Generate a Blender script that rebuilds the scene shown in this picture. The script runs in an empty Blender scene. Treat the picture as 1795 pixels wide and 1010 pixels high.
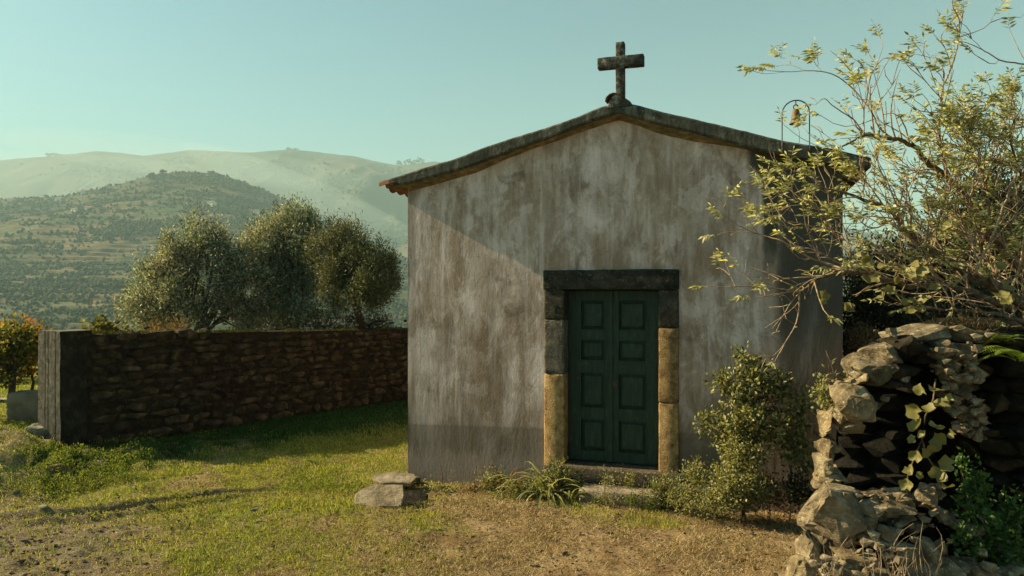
import bpy, bmesh, math, random
import numpy as np
from mathutils import Vector, Matrix

random.seed(7)
RNG = np.random.default_rng(7)
scene = bpy.context.scene
COL = scene.collection
R = math.radians

# ------------------------------------------------------------------ camera, sky, sun, exposure
CAMZ, FOC, CX, CY = 2.15, 1250.0, 897.5, 505.0        # eye height (m); focal length in photo pixels
ANG = R(17.7)                                         # the chapel is turned this much
UX, UY = math.cos(ANG), -math.sin(ANG)
VX, VY = math.sin(ANG), math.cos(ANG)
OX, OY = 1.089, 7.8                                   # door centre on the facade

cam_data = bpy.data.cameras.new('camera')
cam = bpy.data.objects.new('camera', cam_data)
COL.objects.link(cam)
cam.location = (0, 0, CAMZ)
cam.rotation_euler = (R(90), 0, 0)
cam_data.sensor_width = 36
cam_data.lens = 36 * FOC / 1795
cam_data.clip_start = 0.05
cam_data.clip_end = 20000
scene.camera = cam

GRAZE, ELEV = R(2.8), R(30)
sx = -math.cos(GRAZE) * UX - math.sin(GRAZE) * VX
sy = -math.cos(GRAZE) * UY - math.sin(GRAZE) * VY
SUN = Vector((sx * math.cos(ELEV), sy * math.cos(ELEV), math.sin(ELEV)))

world = bpy.data.worlds.new('World')
scene.world = world
world.use_nodes = True
wn = world.node_tree
bg = wn.nodes['Background']
sky = wn.nodes.new('ShaderNodeTexSky')
sky.sky_type = 'NISHITA'
sky.sun_disc = False
sky.sun_elevation = ELEV
sky.sun_rotation = math.atan2(sx, sy) % (2 * math.pi)
sky.air_density = 1.0
sky.dust_density = 1.0
sky.ozone_density = 1.0
tint = wn.nodes.new('ShaderNodeMix')
tint.data_type = 'RGBA'
tint.blend_type = 'MULTIPLY'
tint.inputs[0].default_value = 1.0
tint.inputs[7].default_value = (0.70, 1.05, 0.89, 1)
wn.links.new(sky.outputs[0], tint.inputs[6])
wn.links.new(tint.outputs[2], bg.inputs[0])
bg.inputs[1].default_value = 0.05

sun_data = bpy.data.lights.new('sun', 'SUN')
sun_data.energy = 5.0
sun_data.angle = R(0.5)
sun_data.color = (1.0, 0.83, 0.52)
sun = bpy.data.objects.new('sun', sun_data)
COL.objects.link(sun)
sun.rotation_euler = SUN.to_track_quat('Z', 'Y').to_euler()
sun.location = (-20, 5, 15)

scene.view_settings.view_transform = 'Standard'
scene.view_settings.look = 'None'
scene.view_settings.exposure = 1.47
scene.view_settings.gamma = 1
scene.view_settings.use_curve_mapping = False
scene.render.engine = 'CYCLES'
scene.cycles.max_bounces = 6
scene.cycles.transparent_max_bounces = 8
scene.cycles.volume_bounces = 0

# ------------------------------------------------------------------ numeric helpers
def _hash(xi, yi, zi, seed):
    h = (xi.astype(np.int64) * 374761393 + yi.astype(np.int64) * 668265263
         + zi.astype(np.int64) * 2147483647 + seed * 1274126177) & 0xffffffff
    h = ((h ^ (h >> 13)) * 1274126177) & 0xffffffff
    h = ((h ^ (h >> 16)) * 2246822519) & 0xffffffff
    return ((h ^ (h >> 15)) & 0xffffff) / float(0x1000000)

def vnoise(x, y, z=None, seed=0):
    x = np.asarray(x, float); y = np.asarray(y, float)
    z = np.zeros_like(x) if z is None else np.asarray(z, float)
    xi, yi, zi = np.floor(x), np.floor(y), np.floor(z)
    fx, fy, fz = x - xi, y - yi, z - zi
    fx, fy, fz = [f * f * (3 - 2 * f) for f in (fx, fy, fz)]
    out = 0
    for dx in (0, 1):
        for dy in (0, 1):
            for dz in (0, 1):
                w = (fx if dx else 1 - fx) * (fy if dy else 1 - fy) * (fz if dz else 1 - fz)
                out = out + w * _hash(xi + dx, yi + dy, zi + dz, seed)
    return out

def fbm(x, y, z=None, octv=4, seed=0):
    x = np.asarray(x, float); y = np.asarray(y, float)
    a, s, t = 0.5, 0.0, 0.0
    for k in range(octv):
        s = s + a * vnoise(x * 2 ** k, y * 2 ** k, None if z is None else np.asarray(z, float) * 2 ** k, seed + k * 17)
        t += a
        a *= 0.5
    return s / t

def sstep(a, b, x):
    t = np.clip((np.asarray(x, float) - a) / (b - a), 0, 1)
    return t * t * (3 - 2 * t)

def P(px, py, Y):
    return Vector(((px - CX) / FOC * Y, Y, CAMZ + (CY - py) / FOC * Y))

def F(px, py, yo=0.0):
    """pixel of the photo -> (s, z) on the facade plane moved yo metres inwards"""
    t = (px - CX) / FOC
    s = (t * (OY + VY * yo) - OX - VX * yo) / (UX - UY * t)
    Y = OY + UY * s + VY * yo
    return s, CAMZ + (CY - py) / FOC * Y

def L2W(s, y, z):
    return Vector((OX + UX * s + VX * y, OY + UY * s + VY * y, z))

# ------------------------------------------------------------------ objects and meshes
def tag(o, label=None, cat=None, group=None, kind=None):
    if label: o['label'] = label
    if cat: o['category'] = cat
    if group: o['group'] = group
    if kind: o['kind'] = kind
    return o

def link(name, me, parent=None):
    o = bpy.data.objects.new(name, me)
    COL.objects.link(o)
    if parent is not None:
        o.parent = parent
    return o

def empty(name, loc=(0, 0, 0), rz=0.0):
    o = link(name, None)
    o.location = loc
    o.rotation_euler = (0, 0, rz)
    o.empty_display_size = 0.2
    return o

def mesh_np(name, verts, tris=None, quads=None, mat=None, smooth=False):
    verts = np.asarray(verts, np.float32).reshape(-1, 3)
    me = bpy.data.meshes.new(name)
    me.vertices.add(len(verts))
    me.vertices.foreach_set('co', verts.ravel())
    loops, sizes = [], []
    if tris is not None and len(tris):
        t = np.asarray(tris, np.int32).reshape(-1, 3)
        loops.append(t.ravel()); sizes.append(np.full(len(t), 3, np.int32))
    if quads is not None and len(quads):
        q = np.asarray(quads, np.int32).reshape(-1, 4)
        loops.append(q.ravel()); sizes.append(np.full(len(q), 4, np.int32))
    loops = np.concatenate(loops); sizes = np.concatenate(sizes)
    me.loops.add(len(loops))
    me.loops.foreach_set('vertex_index', loops)
    me.polygons.add(len(sizes))
    starts = np.concatenate([[0], np.cumsum(sizes)[:-1]]).astype(np.int32)
    me.polygons.foreach_set('loop_start', starts)
    me.polygons.foreach_set('loop_total', sizes)
    me.polygons.foreach_set('use_smooth', np.full(len(sizes), smooth, bool))
    me.update(calc_edges=True)
    if mat: me.materials.append(mat)
    return me

class Acc:
    def __init__(self):
        self.v, self.t, self.q, self.n = [], [], [], 0
    def add(self, verts, tris=None, quads=None):
        verts = np.asarray(verts, float).reshape(-1, 3)
        if tris is not None and len(tris): self.t.append(np.asarray(tris, int).reshape(-1, 3) + self.n)
        if quads is not None and len(quads): self.q.append(np.asarray(quads, int).reshape(-1, 4) + self.n)
        self.v.append(verts); self.n += len(verts)
    def tube(self, pts, rads, k=6, cap=True):
        pts = [Vector(p) for p in pts]
        if len(pts) < 2: return
        rings = []
        up = Vector((0.13, 0.21, 1)).normalized()
        for i, p in enumerate(pts):
            d = (pts[min(i + 1, len(pts) - 1)] - pts[max(i - 1, 0)])
            if d.length < 1e-9: d = Vector((0, 0, 1))
            d.normalize()
            a = d.cross(up)
            if a.length < 1e-3: a = d.cross(Vector((1, 0, 0)))
            a.normalize(); b = d.cross(a)
            r = rads[i] if hasattr(rads, '__len__') else rads
            rings.append([p + (a * math.cos(2 * math.pi * j / k) + b * math.sin(2 * math.pi * j / k)) * r for j in range(k)])
        v = [c for ring in rings for c in ring]
        q = [(i * k + j, i * k + (j + 1) % k, (i + 1) * k + (j + 1) % k, (i + 1) * k + j)
             for i in range(len(rings) - 1) for j in range(k)]
        t = []
        if cap:
            n0 = len(v)
            v = v + [pts[0], pts[-1]]
            for j in range(k):
                t.append((n0, (j + 1) % k, j))
                t.append((n0 + 1, (len(rings) - 1) * k + j, (len(rings) - 1) * k + (j + 1) % k))
        self.add([tuple(c) for c in v], t, q)
    def box(self, x0, x1, y0, y1, z0, z1):
        v = [(x, y, z) for x in (x0, x1) for y in (y0, y1) for z in (z0, z1)]
        self.add(v, None, [(0, 1, 3, 2), (4, 6, 7, 5), (0, 4, 5, 1), (2, 3, 7, 6), (0, 2, 6, 4), (1, 5, 7, 3)])
    def build(self, name, mat, parent=None, smooth=False):
        me = mesh_np(name, np.concatenate(self.v),
                     np.concatenate(self.t) if self.t else None,
                     np.concatenate(self.q) if self.q else None, mat, smooth)
        return link(name, me, parent)

def nrm(a):
    return a / np.maximum(np.linalg.norm(a, axis=1, keepdims=True), 1e-9)

def rand_dirs(n, rng=RNG):
    return nrm(rng.normal(size=(n, 3)))

def leaves(acc, pos, d, length, width, droop=0.0, rng=RNG):
    """leaf blades of 6 points (4 faces), folded along the midrib"""
    n = len(pos)
    d = nrm(d)
    side = nrm(np.cross(d, rand_dirs(n, rng)))
    up = nrm(np.cross(side, d))
    L = np.broadcast_to(np.asarray(length, float), (n,))[:, None] * rng.uniform(0.7, 1.25, (n, 1))
    W = np.broadcast_to(np.asarray(width, float), (n,))[:, None] * rng.uniform(0.75, 1.2, (n, 1))
    dr = np.zeros((n, 3)); dr[:, 2] = -droop
    p0 = pos
    pm = pos + d * L * 0.45 - up * W * 0.18 + dr * L * 0.2
    pl = pos + d * L * 0.42 + side * W * 0.5 + dr * L * 0.2
    pr = pos + d * L * 0.42 - side * W * 0.5 + dr * L * 0.2
    pt = pos + d * L + dr * L
    v = np.stack([p0, pl, pt, pr, pm], 1).reshape(-1, 3)
    b = (np.arange(n) * 5)[:, None]
    t = np.concatenate([b + [0, 4, 1], b + [1, 4, 2], b + [0, 3, 4], b + [4, 3, 2]], 1).reshape(-1, 3)
    acc.add(v, t)

def leaves2(acc, pos, d, length, width, rng=RNG):
    """cheap leaf: one kite of two triangles"""
    n = len(pos)
    d = nrm(d)
    side = nrm(np.cross(d, rand_dirs(n, rng)))
    up = np.cross(side, d)
    L = np.broadcast_to(np.asarray(length, float), (n,))[:, None] * rng.uniform(0.7, 1.3, (n, 1))
    W = np.broadcast_to(np.asarray(width, float), (n,))[:, None] * rng.uniform(0.7, 1.2, (n, 1))
    v = np.stack([pos, pos + d * L * .45 + side * W * .5 + up * W * .2, pos + d * L,
                  pos + d * L * .45 - side * W * .5 + up * W * .2], 1).reshape(-1, 3)
    b = (np.arange(n) * 4)[:, None]
    t = np.concatenate([b + [0, 1, 2], b + [0, 2, 3]], 1).reshape(-1, 3)
    acc.add(v, t)

# ------------------------------------------------------------------ material helpers
def sock(nt, node, key, val):
    s = node.inputs[key]
    if isinstance(val, bpy.types.NodeSocket):
        nt.links.new(val, s)
    else:
        if s.type == 'RGBA' and len(val) == 3: val = (*val, 1)
        s.default_value = val

def nd(nt, typ, inp=None, **props):
    n = nt.nodes.new('ShaderNode' + typ)
    for k, v in props.items(): setattr(n, k, v)
    for k, v in (inp or {}).items(): sock(nt, n, k, v)
    return n

def coords(nt, kind='Object', scale=(1, 1, 1), loc=(0, 0, 0)):
    c = nd(nt, 'TexCoord').outputs[kind]
    return nd(nt, 'Mapping', {'Vector': c, 'Scale': scale, 'Location': loc}).outputs[0]

def wcoords(nt, scale=(1, 1, 1)):
    c = nd(nt, 'NewGeometry').outputs['Position']
    return nd(nt, 'Mapping', {'Vector': c, 'Scale': scale}).outputs[0]

def noise_n(nt, vec, scale, detail=4, rough=0.6, dist=0.0):
    return nd(nt, 'TexNoise', {'Vector': vec, 'Scale': scale, 'Detail': detail, 'Roughness': rough, 'Distortion': dist}).outputs['Fac']

def vor_n(nt, vec, scale, feature='F1', out='Distance'):
    return nd(nt, 'TexVoronoi', {'Vector': vec, 'Scale': scale}, feature=feature).outputs[out]

def mth(nt, op, a, b=0.0, clamp=False):
    n = nt.nodes.new('ShaderNodeMath'); n.operation = op; n.use_clamp = clamp
    for i, v in enumerate((a, b)):
        if isinstance(v, bpy.types.NodeSocket): nt.links.new(v, n.inputs[i])
        else: n.inputs[i].default_value = v
    return n.outputs[0]

def rng_n(nt, v, a, b, c=0.0, d=1.0):
    n = nd(nt, 'MapRange', {'Value': v, 'From Min': a, 'From Max': b, 'To Min': c, 'To Max': d})
    n.interpolation_type = 'SMOOTHSTEP'
    return n.outputs[0]

def ramp(nt, fac, stops):
    n = nt.nodes.new('ShaderNodeValToRGB')
    el = n.color_ramp.elements
    while len(el) < len(stops): el.new(0.5)
    for e, (p, c) in zip(el, stops):
        e.position = p; e.color = (*c, 1)
    nt.links.new(fac, n.inputs[0])
    return n.outputs[0]

def mixc(nt, fac, a, b, blend='MIX'):
    n = nt.nodes.new('ShaderNodeMix'); n.data_type = 'RGBA'; n.blend_type = blend
    for i, v in ((0, fac), (6, a), (7, b)):
        if isinstance(v, bpy.types.NodeSocket): nt.links.new(v, n.inputs[i])
        else: n.inputs[i].default_value = v if i == 0 else (*v, 1)
    return n.outputs[2]

def bump(nt, h, strength, dist=0.01, normal=None):
    n = nd(nt, 'Bump', {'Height': h, 'Strength': strength, 'Distance': dist})
    if normal is not None: nt.links.new(normal, n.inputs['Normal'])
    return n.outputs[0]

def new_mat(name, color=None, rough=0.9, spec=0.2, normal=None):
    m = bpy.data.materials.new(name); m.use_nodes = True
    nt = m.node_tree; b = nt.nodes['Principled BSDF']
    b.inputs['Roughness'].default_value = rough
    b.inputs['Specular IOR Level'].default_value = spec
    if color is not None: sock(nt, b, 'Base Color', color)
    return m, nt, b

def leaf_mat(name, stops, transl=0.4, rough=0.55, spec=0.35, vscale=0.0):
    m, nt, b = new_mat(name, rough=rough, spec=spec)
    r = nd(nt, 'NewGeometry').outputs['Random Per Island']
    c = ramp(nt, r, stops)
    if vscale:
        k = noise_n(nt, wcoords(nt), vscale, 2)
        c = mixc(nt, rng_n(nt, k, .35, .65), c, (0.75, 0.9, 0.8), 'MULTIPLY')
    sock(nt, b, 'Base Color', c)
    tr = nd(nt, 'BsdfTranslucent', {'Color': mixc(nt, 1.0, c, (1.5, 1.45, 0.7), 'MULTIPLY')})
    mx = nd(nt, 'MixShader', {0: transl, 1: b.outputs[0], 2: tr.outputs[0]})
    nt.links.new(mx.outputs[0], nt.nodes['Material Output'].inputs[0])
    return m

def stone_mat(name, a, b_, c_, lichen=(0.33, 0.33, 0.27), lich=0.62, sc=6.0, bs=0.9):
    m, nt, b = new_mat(name, rough=0.92, spec=0.15)
    v = wcoords(nt)
    oi = nd(nt, 'ObjectInfo').outputs['Random']
    k = noise_n(nt, v, sc, 6, .65)
    col = ramp(nt, k, [(.3, a), (.5, b_), (.72, c_)])
    col = mixc(nt, rng_n(nt, oi, 0, 1, 0.25, 0.95), col, mixc(nt, nd(nt, 'TexWhiteNoise', {'W': oi}, noise_dimensions='1D').outputs['Value'], (0.42, 0.37, 0.30), (1.15, 1.05, 0.85)), 'MULTIPLY')
    l = noise_n(nt, v, sc * 4, 5, .7)
    col = mixc(nt, rng_n(nt, l, lich, lich + .07, 0, .8), col, lichen)
    sock(nt, b, 'Base Color', col)
    h = mth(nt, 'ADD', noise_n(nt, v, sc * 5, 8, .7), mth(nt, 'MULTIPLY', noise_n(nt, wcoords(nt, (1, 1, 4)), sc * 3, 4), .8))
    nt.links.new(bump(nt, h, bs, 0.02), b.inputs['Normal'])
    return m

# ------------------------------------------------------------------ ground height and cover
def gheight(x, y):
    x = np.asarray(x, float); y = np.asarray(y, float)
    s = (x - OX) * UX + (y - OY) * UY
    d = (x - OX) * VX + (y - OY) * VY
    z = -0.14 * sstep(-1.9, -0.3, d) * (1 - sstep(3.2, 4.6, np.abs(s)))
    z = z + 0.07 * np.exp(-(s / 1.3) ** 2) * sstep(-1.4, -.7, d) * sstep(.3, .0, d)
    z = z + 0.30 * np.exp(-(np.maximum(0, x + 6.4) / .45) ** 2 - (np.maximum(0, -x - 8.5) / 2.) ** 2 - ((y - 9.1) / 0.55) ** 2)
    z = z + 0.10 * sstep(-6.5, -8.5, x)
    z = z + 0.06 * sstep(6.5, 3.0, y) + 0.35 * sstep(4.0, 0.0, y)
    z = z + 0.05 * (fbm(x * .6, y * .6, seed=3) - .5) + 0.035 * (fbm(x * 3.1, y * 3.1, seed=5) - .5)
    hz = sstep(-3.0, -4.4, x) * sstep(7.1, 7.7, y - .1 * (x + 5)) * sstep(10.2, 9.2, y)
    z = z + hz * .16 * sstep(.42, .72, fbm(x * 1.9 + 5, y * 2.3, seed=95, octv=3))
    # tyre rut across the grass
    rut = np.abs((y - 7.15) - 0.42 * (x + 3.6) - 0.12 * np.sin(x * 2))
    inr = sstep(-5.2, -4.4, x) * sstep(-2.3, -3.0, x)
    z = z - 0.075 * np.exp(-(rut / 0.07) ** 2) * inr + 0.045 * np.exp(-((rut - .17) / 0.09) ** 2) * inr
    # rough bare earth at the lower left
    e = sstep(-2.6, -3.6, x) * sstep(7.2, 6.4, y)
    z = z + e * 0.07 * (fbm(x * 7, y * 7, seed=9) - .5)
    # the terrace falls away beyond the garden wall
    r = np.sqrt(np.minimum(x, 60) ** 2 + y ** 2)
    z = z - 0.36 * np.maximum(0, y - 24) * sstep(24, 40, y)
    z = z - 0.12 * np.maximum(0, -x - 14)
    return z

def cover(x, y):
    """green 0..1, bare earth 0..1"""
    n1 = fbm(x * .9, y * .9, seed=21); n2 = fbm(x * 3.0, y * 3.0, seed=22); n3 = fbm(x * 9, y * 9, seed=23)
    g = sstep(-0.1, -2.3, x + 1.6 * (n1 - .5) + 1.2 * (n2 - .5) + .25 * (y - 6.5) * 0)
    g = g * sstep(0.36, 0.56, n2 * .55 + n1 * .25 + n3 * .2 + .06)
    g = np.maximum(g, sstep(9.3, 10.5, y) * .95)
    g = np.maximum(g, .8 * sstep(.55, .75, n1) * sstep(3.4, 1.5, np.abs(x - 1.0)) * sstep(5.9, 6.6, y))
    ea = sstep(-9.5, -7.5, x) * sstep(-2.2, -3.5, x + 1.1 * (n2 - .5)) * sstep(7.3, 6.3, y + .9 * (n1 - .5) + .25 * (x + 3.5))
    rut = np.abs((y - 7.15) - 0.42 * (x + 3.6) - 0.12 * np.sin(x * 2))
    ea = np.maximum(ea, np.exp(-(rut / 0.16) ** 2) * sstep(-5.2, -4.4, x) * sstep(-2.3, -3.0, x) * .9)
    ea = np.maximum(ea, .95 * np.exp(-(((x + 6.9) / .95) ** 4 + ((y - 9.0) / .62) ** 4)))
    ea = np.maximum(ea, sstep(.60, .72, n3 * .5 + n2 * .5) * .6)
    return np.clip(g * (1 - ea * .85), 0, 1), np.clip(ea, 0, 1)

def painted_wall_shade(x, y):  # mask where the garden wall's shade is painted into the grass colour
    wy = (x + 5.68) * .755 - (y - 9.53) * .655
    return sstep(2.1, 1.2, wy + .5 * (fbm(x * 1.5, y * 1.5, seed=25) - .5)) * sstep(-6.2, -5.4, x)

def ghit(px, py):
    Y = 7.0
    for _ in range(25):
        X = (px - CX) / FOC * Y
        z = float(gheight(X, Y))
        Y = 0.5 * Y + 0.5 * (CAMZ - z) * FOC / max(py - CY, 1)
    X = (px - CX) / FOC * Y
    return Vector((X, Y, float(gheight(X, Y))))

def nonuni(a, b, dense0, dense1, step, growth=1.12):
    pts = list(np.arange(dense0, dense1 + 1e-6, step))
    s, x = step, dense0
    while x > a:
        s *= growth; x -= s; pts.insert(0, x)
    s, x = step, pts[-1]
    while x < b:
        s *= growth; x += s; pts.append(x)
    return np.array(pts)

gx = nonuni(-110, 110, -6.6, 3.2, 0.036)
gy = nonuni(-30, 70, 4.6, 9.6, 0.032)
GX, GY = np.meshgrid(gx, gy)
GZ = gheight(GX, GY)
GZ = GZ + sstep(14, 9, GY) * (.026 * (fbm(GX * 12, GY * 12, seed=31, octv=3) - .5) + .03 * (fbm(GX * 4.3, GY * 6, seed=32, octv=3) - .5))
V = np.stack([GX, GY, GZ], -1).reshape(-1, 3)
nxg, nyg = len(gx), len(gy)
ii = (np.arange(nyg - 1)[:, None] * nxg + np.arange(nxg - 1)[None, :]).ravel()
Q = np.stack([ii, ii + 1, ii + 1 + nxg, ii + nxg], 1)
m_ground, nt, b = new_mat('ground_soil', rough=0.95, spec=0.1)
ge = nd(nt, 'Attribute', attribute_name='cover')
sep = nd(nt, 'SeparateColor', {0: ge.outputs['Color']})
wv = wcoords(nt)
n1 = noise_n(nt, wv, 9, 6, .65); n2 = noise_n(nt, wv, 55, 5, .7); n3 = noise_n(nt, wv, 2.2, 4, .6)
straw = ramp(nt, n2, [(.28, (.12, .078, .036)), (.48, (.27, .185, .09)), (.66, (.46, .35, .19))])
straw = mixc(nt, rng_n(nt, n3, .4, .62), straw, mixc(nt, 1, straw, (.62, .56, .5), 'MULTIPLY'))
green = ramp(nt, n2, [(.3, (.07, .075, .014)), (.5, (.19, .19, .03)), (.68, (.32, .29, .07))])
earth = ramp(nt, n1, [(.3, (.085, .06, .035)), (.5, (.16, .12, .075)), (.7, (.25, .2, .13))])
green = mixc(nt, sep.outputs[2], green, mixc(nt, 1, green, (.22, .42, .45), 'MULTIPLY'))  # ground green darkened as painted wall shade
c = mixc(nt, sep.outputs[0], straw, green)
pt = noise_n(nt, wv, 4.5, 6, .7)
c = mixc(nt, rng_n(nt, pt, .48, .64, 0, .6), c, mixc(nt, 1, c, (.45, .42, .40), 'MULTIPLY'))
c = mixc(nt, sep.outputs[1], c, earth)
sock(nt, b, 'Base Color', c)
hh = mth(nt, 'ADD', n2, mth(nt, 'MULTIPLY', n1, 1.5))
nt.links.new(bump(nt, hh, 1.0, 0.02), b.inputs['Normal'])
me = mesh_np('ground', V, None, Q, m_ground, True)
att = me.attributes.new('cover', 'FLOAT_COLOR', 'POINT')
cg, ce = cover(GX, GY)
cc = np.stack([cg.ravel(), ce.ravel(), painted_wall_shade(GX, GY).ravel(), np.ones(cg.size)], 1).astype(np.float32)
att.data.foreach_set('color', cc.ravel())
tag(link('ground', me), kind='structure')

# ------------------------------------------------------------------ hills
C1 = np.array([(-1500, 380), (-600, 352), (0, 350), (90, 346), (150, 336), (200, 325), (250, 311), (290, 304), (340, 301), (380, 305), (420, 316),
               (470, 336), (520, 360), (560, 388), (620, 425), (700, 450), (900, 470), (3300, 480)], float)
C2 = np.array([(-1500, 300), (-600, 285), (0, 281), (60, 276), (95, 274), (125, 270), (170, 265), (215, 268), (250, 273), (290, 268), (330, 263), (380, 265),
               (440, 267), (510, 262), (560, 267), (620, 274), (660, 283), (690, 289), (720, 288), (760, 283), (900, 300), (1300, 380), (1700, 430), (3300, 460)], float)

def hill(p, Y):
    p = np.asarray(p, float); Y = np.asarray(Y, float)
    X = (p - CX) / FOC * Y
    y1 = np.interp(p, C1[:, 0], C1[:, 1]); y2 = np.interp(p, C2[:, 0], C2[:, 1])
    Y1, Y2 = 1750.0, 3900.0
    z1 = CAMZ + (CY - y1) / FOC * Y1; z2 = CAMZ + (CY - y2) / FOC * Y2
    w = sstep(360, 440, y1)
    zb = (z1 - 75) * (1 - w) + (z1 + 70) * w
    t1 = np.clip((Y - 430) / (Y1 - 430), 0, 1)
    za = -44 + (z1 + 44) * (0.35 * t1 + 0.65 * t1 ** 1.5) ** 1.0
    t2 = sstep(Y1, 2500, Y)
    zb_ = z1 + (zb - z1) * t2
    t3 = np.clip((Y - 2500) / (Y2 - 2500), 0, 1)
    zc = zb + (z2 - zb) * (t3 * .75 + .25 * np.sin(t3 * math.pi / 2))
    zd = z2 - 0.12 * (Y - Y2)
    z = np.where(Y < 430, -44 - (430 - Y) * 0.0 + 6 * sstep(430, 120, Y), np.where(Y < Y1, za, np.where(Y < 2500, zb_, np.where(Y < Y2, zc, zd))))
    rel = np.sin(np.clip((Y - 430) / (Y1 - 430), 0, 1) * math.pi)
    rel2 = np.sin(np.clip((Y - Y1) / (Y2 - Y1), 0, 1) * math.pi)
    nz = fbm(X / 260 + 7, Y / 330, seed=41, octv=5)
    rd = 1 - np.abs(2 * fbm(X / 420 + 3, Y / 900 + X / 1400, seed=43, octv=4) - 1)
    z = z + rel * 46 * (nz - .5) * 2 * .6 + rel2 * 190 * (rd - .72) + rel * 30 * (rd - .72)
    z = z + 5 * (fbm(X / 60, Y / 60, seed=44, octv=3) - .5) * sstep(300, 900, Y)
    # terraces on the near hill
    per = 7.5
    ph = (z + 9 * fbm(X / 170, Y / 170, seed=45, octv=2)) / per
    fr = ph - np.floor(ph)
    st = (sstep(0.62, 1.0, fr) - fr) * per
    patch = sstep(.38, .5, fbm(X / 210, Y / 260, seed=46, octv=3))
    z = z + st * patch * sstep(460, 560, Y) * (1 - sstep(Y1 - 150, Y1 + 100, Y)) * .8
    return z

hp = np.concatenate([np.arange(-900, -80, 40), np.arange(-80, 760, 2.1), np.arange(760, 2400, 25)])
hy = np.concatenate([np.arange(38, 430, 14), np.arange(430, 1780, 2.6), np.arange(1780, 2500, 18), np.arange(2500, 3980, 11), np.arange(3980, 5000, 160)])
HP, HY = np.meshgrid(hp, hy)
HZ = hill(HP, HY)
HX = (HP - CX) / FOC * HY
HZ = np.where(HY < 90, np.minimum(HZ, gheight(HX, HY) - 1.5 - (HY - 38) * .0), HZ)
V = np.stack([HX, HY, HZ], -1).reshape(-1, 3)
a_, b_ = len(hp), len(hy)
ii = (np.arange(b_ - 1)[:, None] * a_ + np.arange(a_ - 1)[None, :]).ravel()
Q = np.stack([ii, ii + 1, ii + 1 + a_, ii + a_], 1)
m_hill, nt, b = new_mat('hill_land', rough=0.95, spec=0.05)
wv = wcoords(nt)
big = noise_n(nt, wv, 0.006, 5, .6); mid = noise_n(nt, wv, 0.03, 6, .65); fine = noise_n(nt, wv, 0.22, 4, .7)
c = ramp(nt, mid, [(.32, (.03, .043, .020)), (.46, (.06, .075, .034)), (.56, (.105, .11, .055)), (.7, (.16, .14, .085))])
vine = ramp(nt, fine, [(.35, (.10, .075, .03)), (.6, (.21, .15, .075))])
c = mixc(nt, rng_n(nt, big, .5, .57, 0, .85), c, vine)
fields = nd(nt, 'TexVoronoi', {'Vector': wcoords(nt, (1, 1, 3.2)), 'Scale': .0085}).outputs['Color']
fs = nd(nt, 'SeparateColor', {0: fields})
c = mixc(nt, rng_n(nt, fs.outputs[0], .58, .62, 0, .7), c, (.21, .135, .07))
c = mixc(nt, rng_n(nt, fs.outputs[1], .6, .66, 0, .5), c, (.05, .075, .02))
# contour rows of vines and terrace walls
zz = nd(nt, 'SeparateXYZ', {0: nd(nt, 'NewGeometry').outputs['Position']}).outputs[2]
rows = mth(nt, 'SINE', mth(nt, 'ADD', mth(nt, 'MULTIPLY', zz, .95), mth(nt, 'MULTIPLY', mid, 7.0)))
c = mixc(nt, rng_n(nt, rows, .1, .95, 0, .55), c, (.035, .042, .02))
rows = mth(nt, 'SINE', mth(nt, 'ADD', mth(nt, 'MULTIPLY', zz, 2.7), mth(nt, 'MULTIPLY', fine, 4.0)))
c = mixc(nt, rng_n(nt, rows, .0, .9, 0, .4), c, (.03, .038, .018))
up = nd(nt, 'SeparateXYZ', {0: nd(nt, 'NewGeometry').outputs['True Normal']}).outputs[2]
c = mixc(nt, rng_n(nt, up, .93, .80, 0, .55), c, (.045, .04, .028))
far = rng_n(nt, nd(nt, 'SeparateXYZ', {0: nd(nt, 'NewGeometry').outputs['Position']}).outputs[1], 2600, 3300)
farc = ramp(nt, noise_n(nt, wv, 0.004, 6, .65), [(.35, (.02, .032, .02)), (.5, (.05, .05, .034)), (.62, (.11, .078, .052))])
c = mixc(nt, far, c, farc)
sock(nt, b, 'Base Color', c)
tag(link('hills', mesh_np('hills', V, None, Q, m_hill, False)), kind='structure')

def hill_hit(px, py):
    Ys = np.arange(470, 3900, 2.0)
    z = hill(np.full_like(Ys, px), Ys)
    sy_ = CY - (z - CAMZ) / Ys * FOC
    k = int(np.argmax(sy_ <= py))
    return Vector(((px - CX) / FOC * Ys[k], Ys[k], float(z[k])))

# woods and orchards on the hillsides, far too many to count
m_wood = leaf_mat('far_wood', [(0, (.026, .040, .022)), (.5, (.048, .065, .034)), (1, (.10, .11, .055))], transl=.1, rough=.9, spec=.05)
ico = bmesh.new(); bmesh.ops.create_icosphere(ico, subdivisions=1, radius=1)
iv = np.array([v.co[:] for v in ico.verts]); it = np.array([[v.index for v in f.verts] for f in ico.faces]); ico.free()
def blobs(acc, X, Y, Z, rad, hgt, rng):
    n = len(X); k = len(iv)
    v = iv[None] * np.stack([rad, rad, hgt], 1)[:, None, :] * rng.uniform(.65, 1.3, (n, k, 1))
    v = v + np.stack([X, Y, Z + hgt * .8], 1)[:, None, :]
    acc.add(v.reshape(-1, 3), (it[None] + (np.arange(n) * k)[:, None, None]).reshape(-1, 3))
rng = np.random.default_rng(11)
n = 70000
yy = 470 + (1 - rng.random(n) ** .8) * 1290; pp = rng.uniform(-90, 900, n)
xx = (pp - CX) / FOC * yy
hz_ = hill(pp, yy)
dens = sstep(.42, .60, .45 * fbm(xx / 110, yy / 130, seed=51, octv=4) + .55 * fbm(xx / 55, hz_ / 5.5, seed=53, octv=3)) * (.55 + .45 * sstep(600, 1300, yy)) + .05
keep = rng.random(n) < dens
pp, yy, xx = pp[keep], yy[keep], xx[keep]
rad = rng.uniform(.9, 2.7, len(xx)) * (1 + .5 * (rng.random(len(xx)) < .12))
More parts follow.
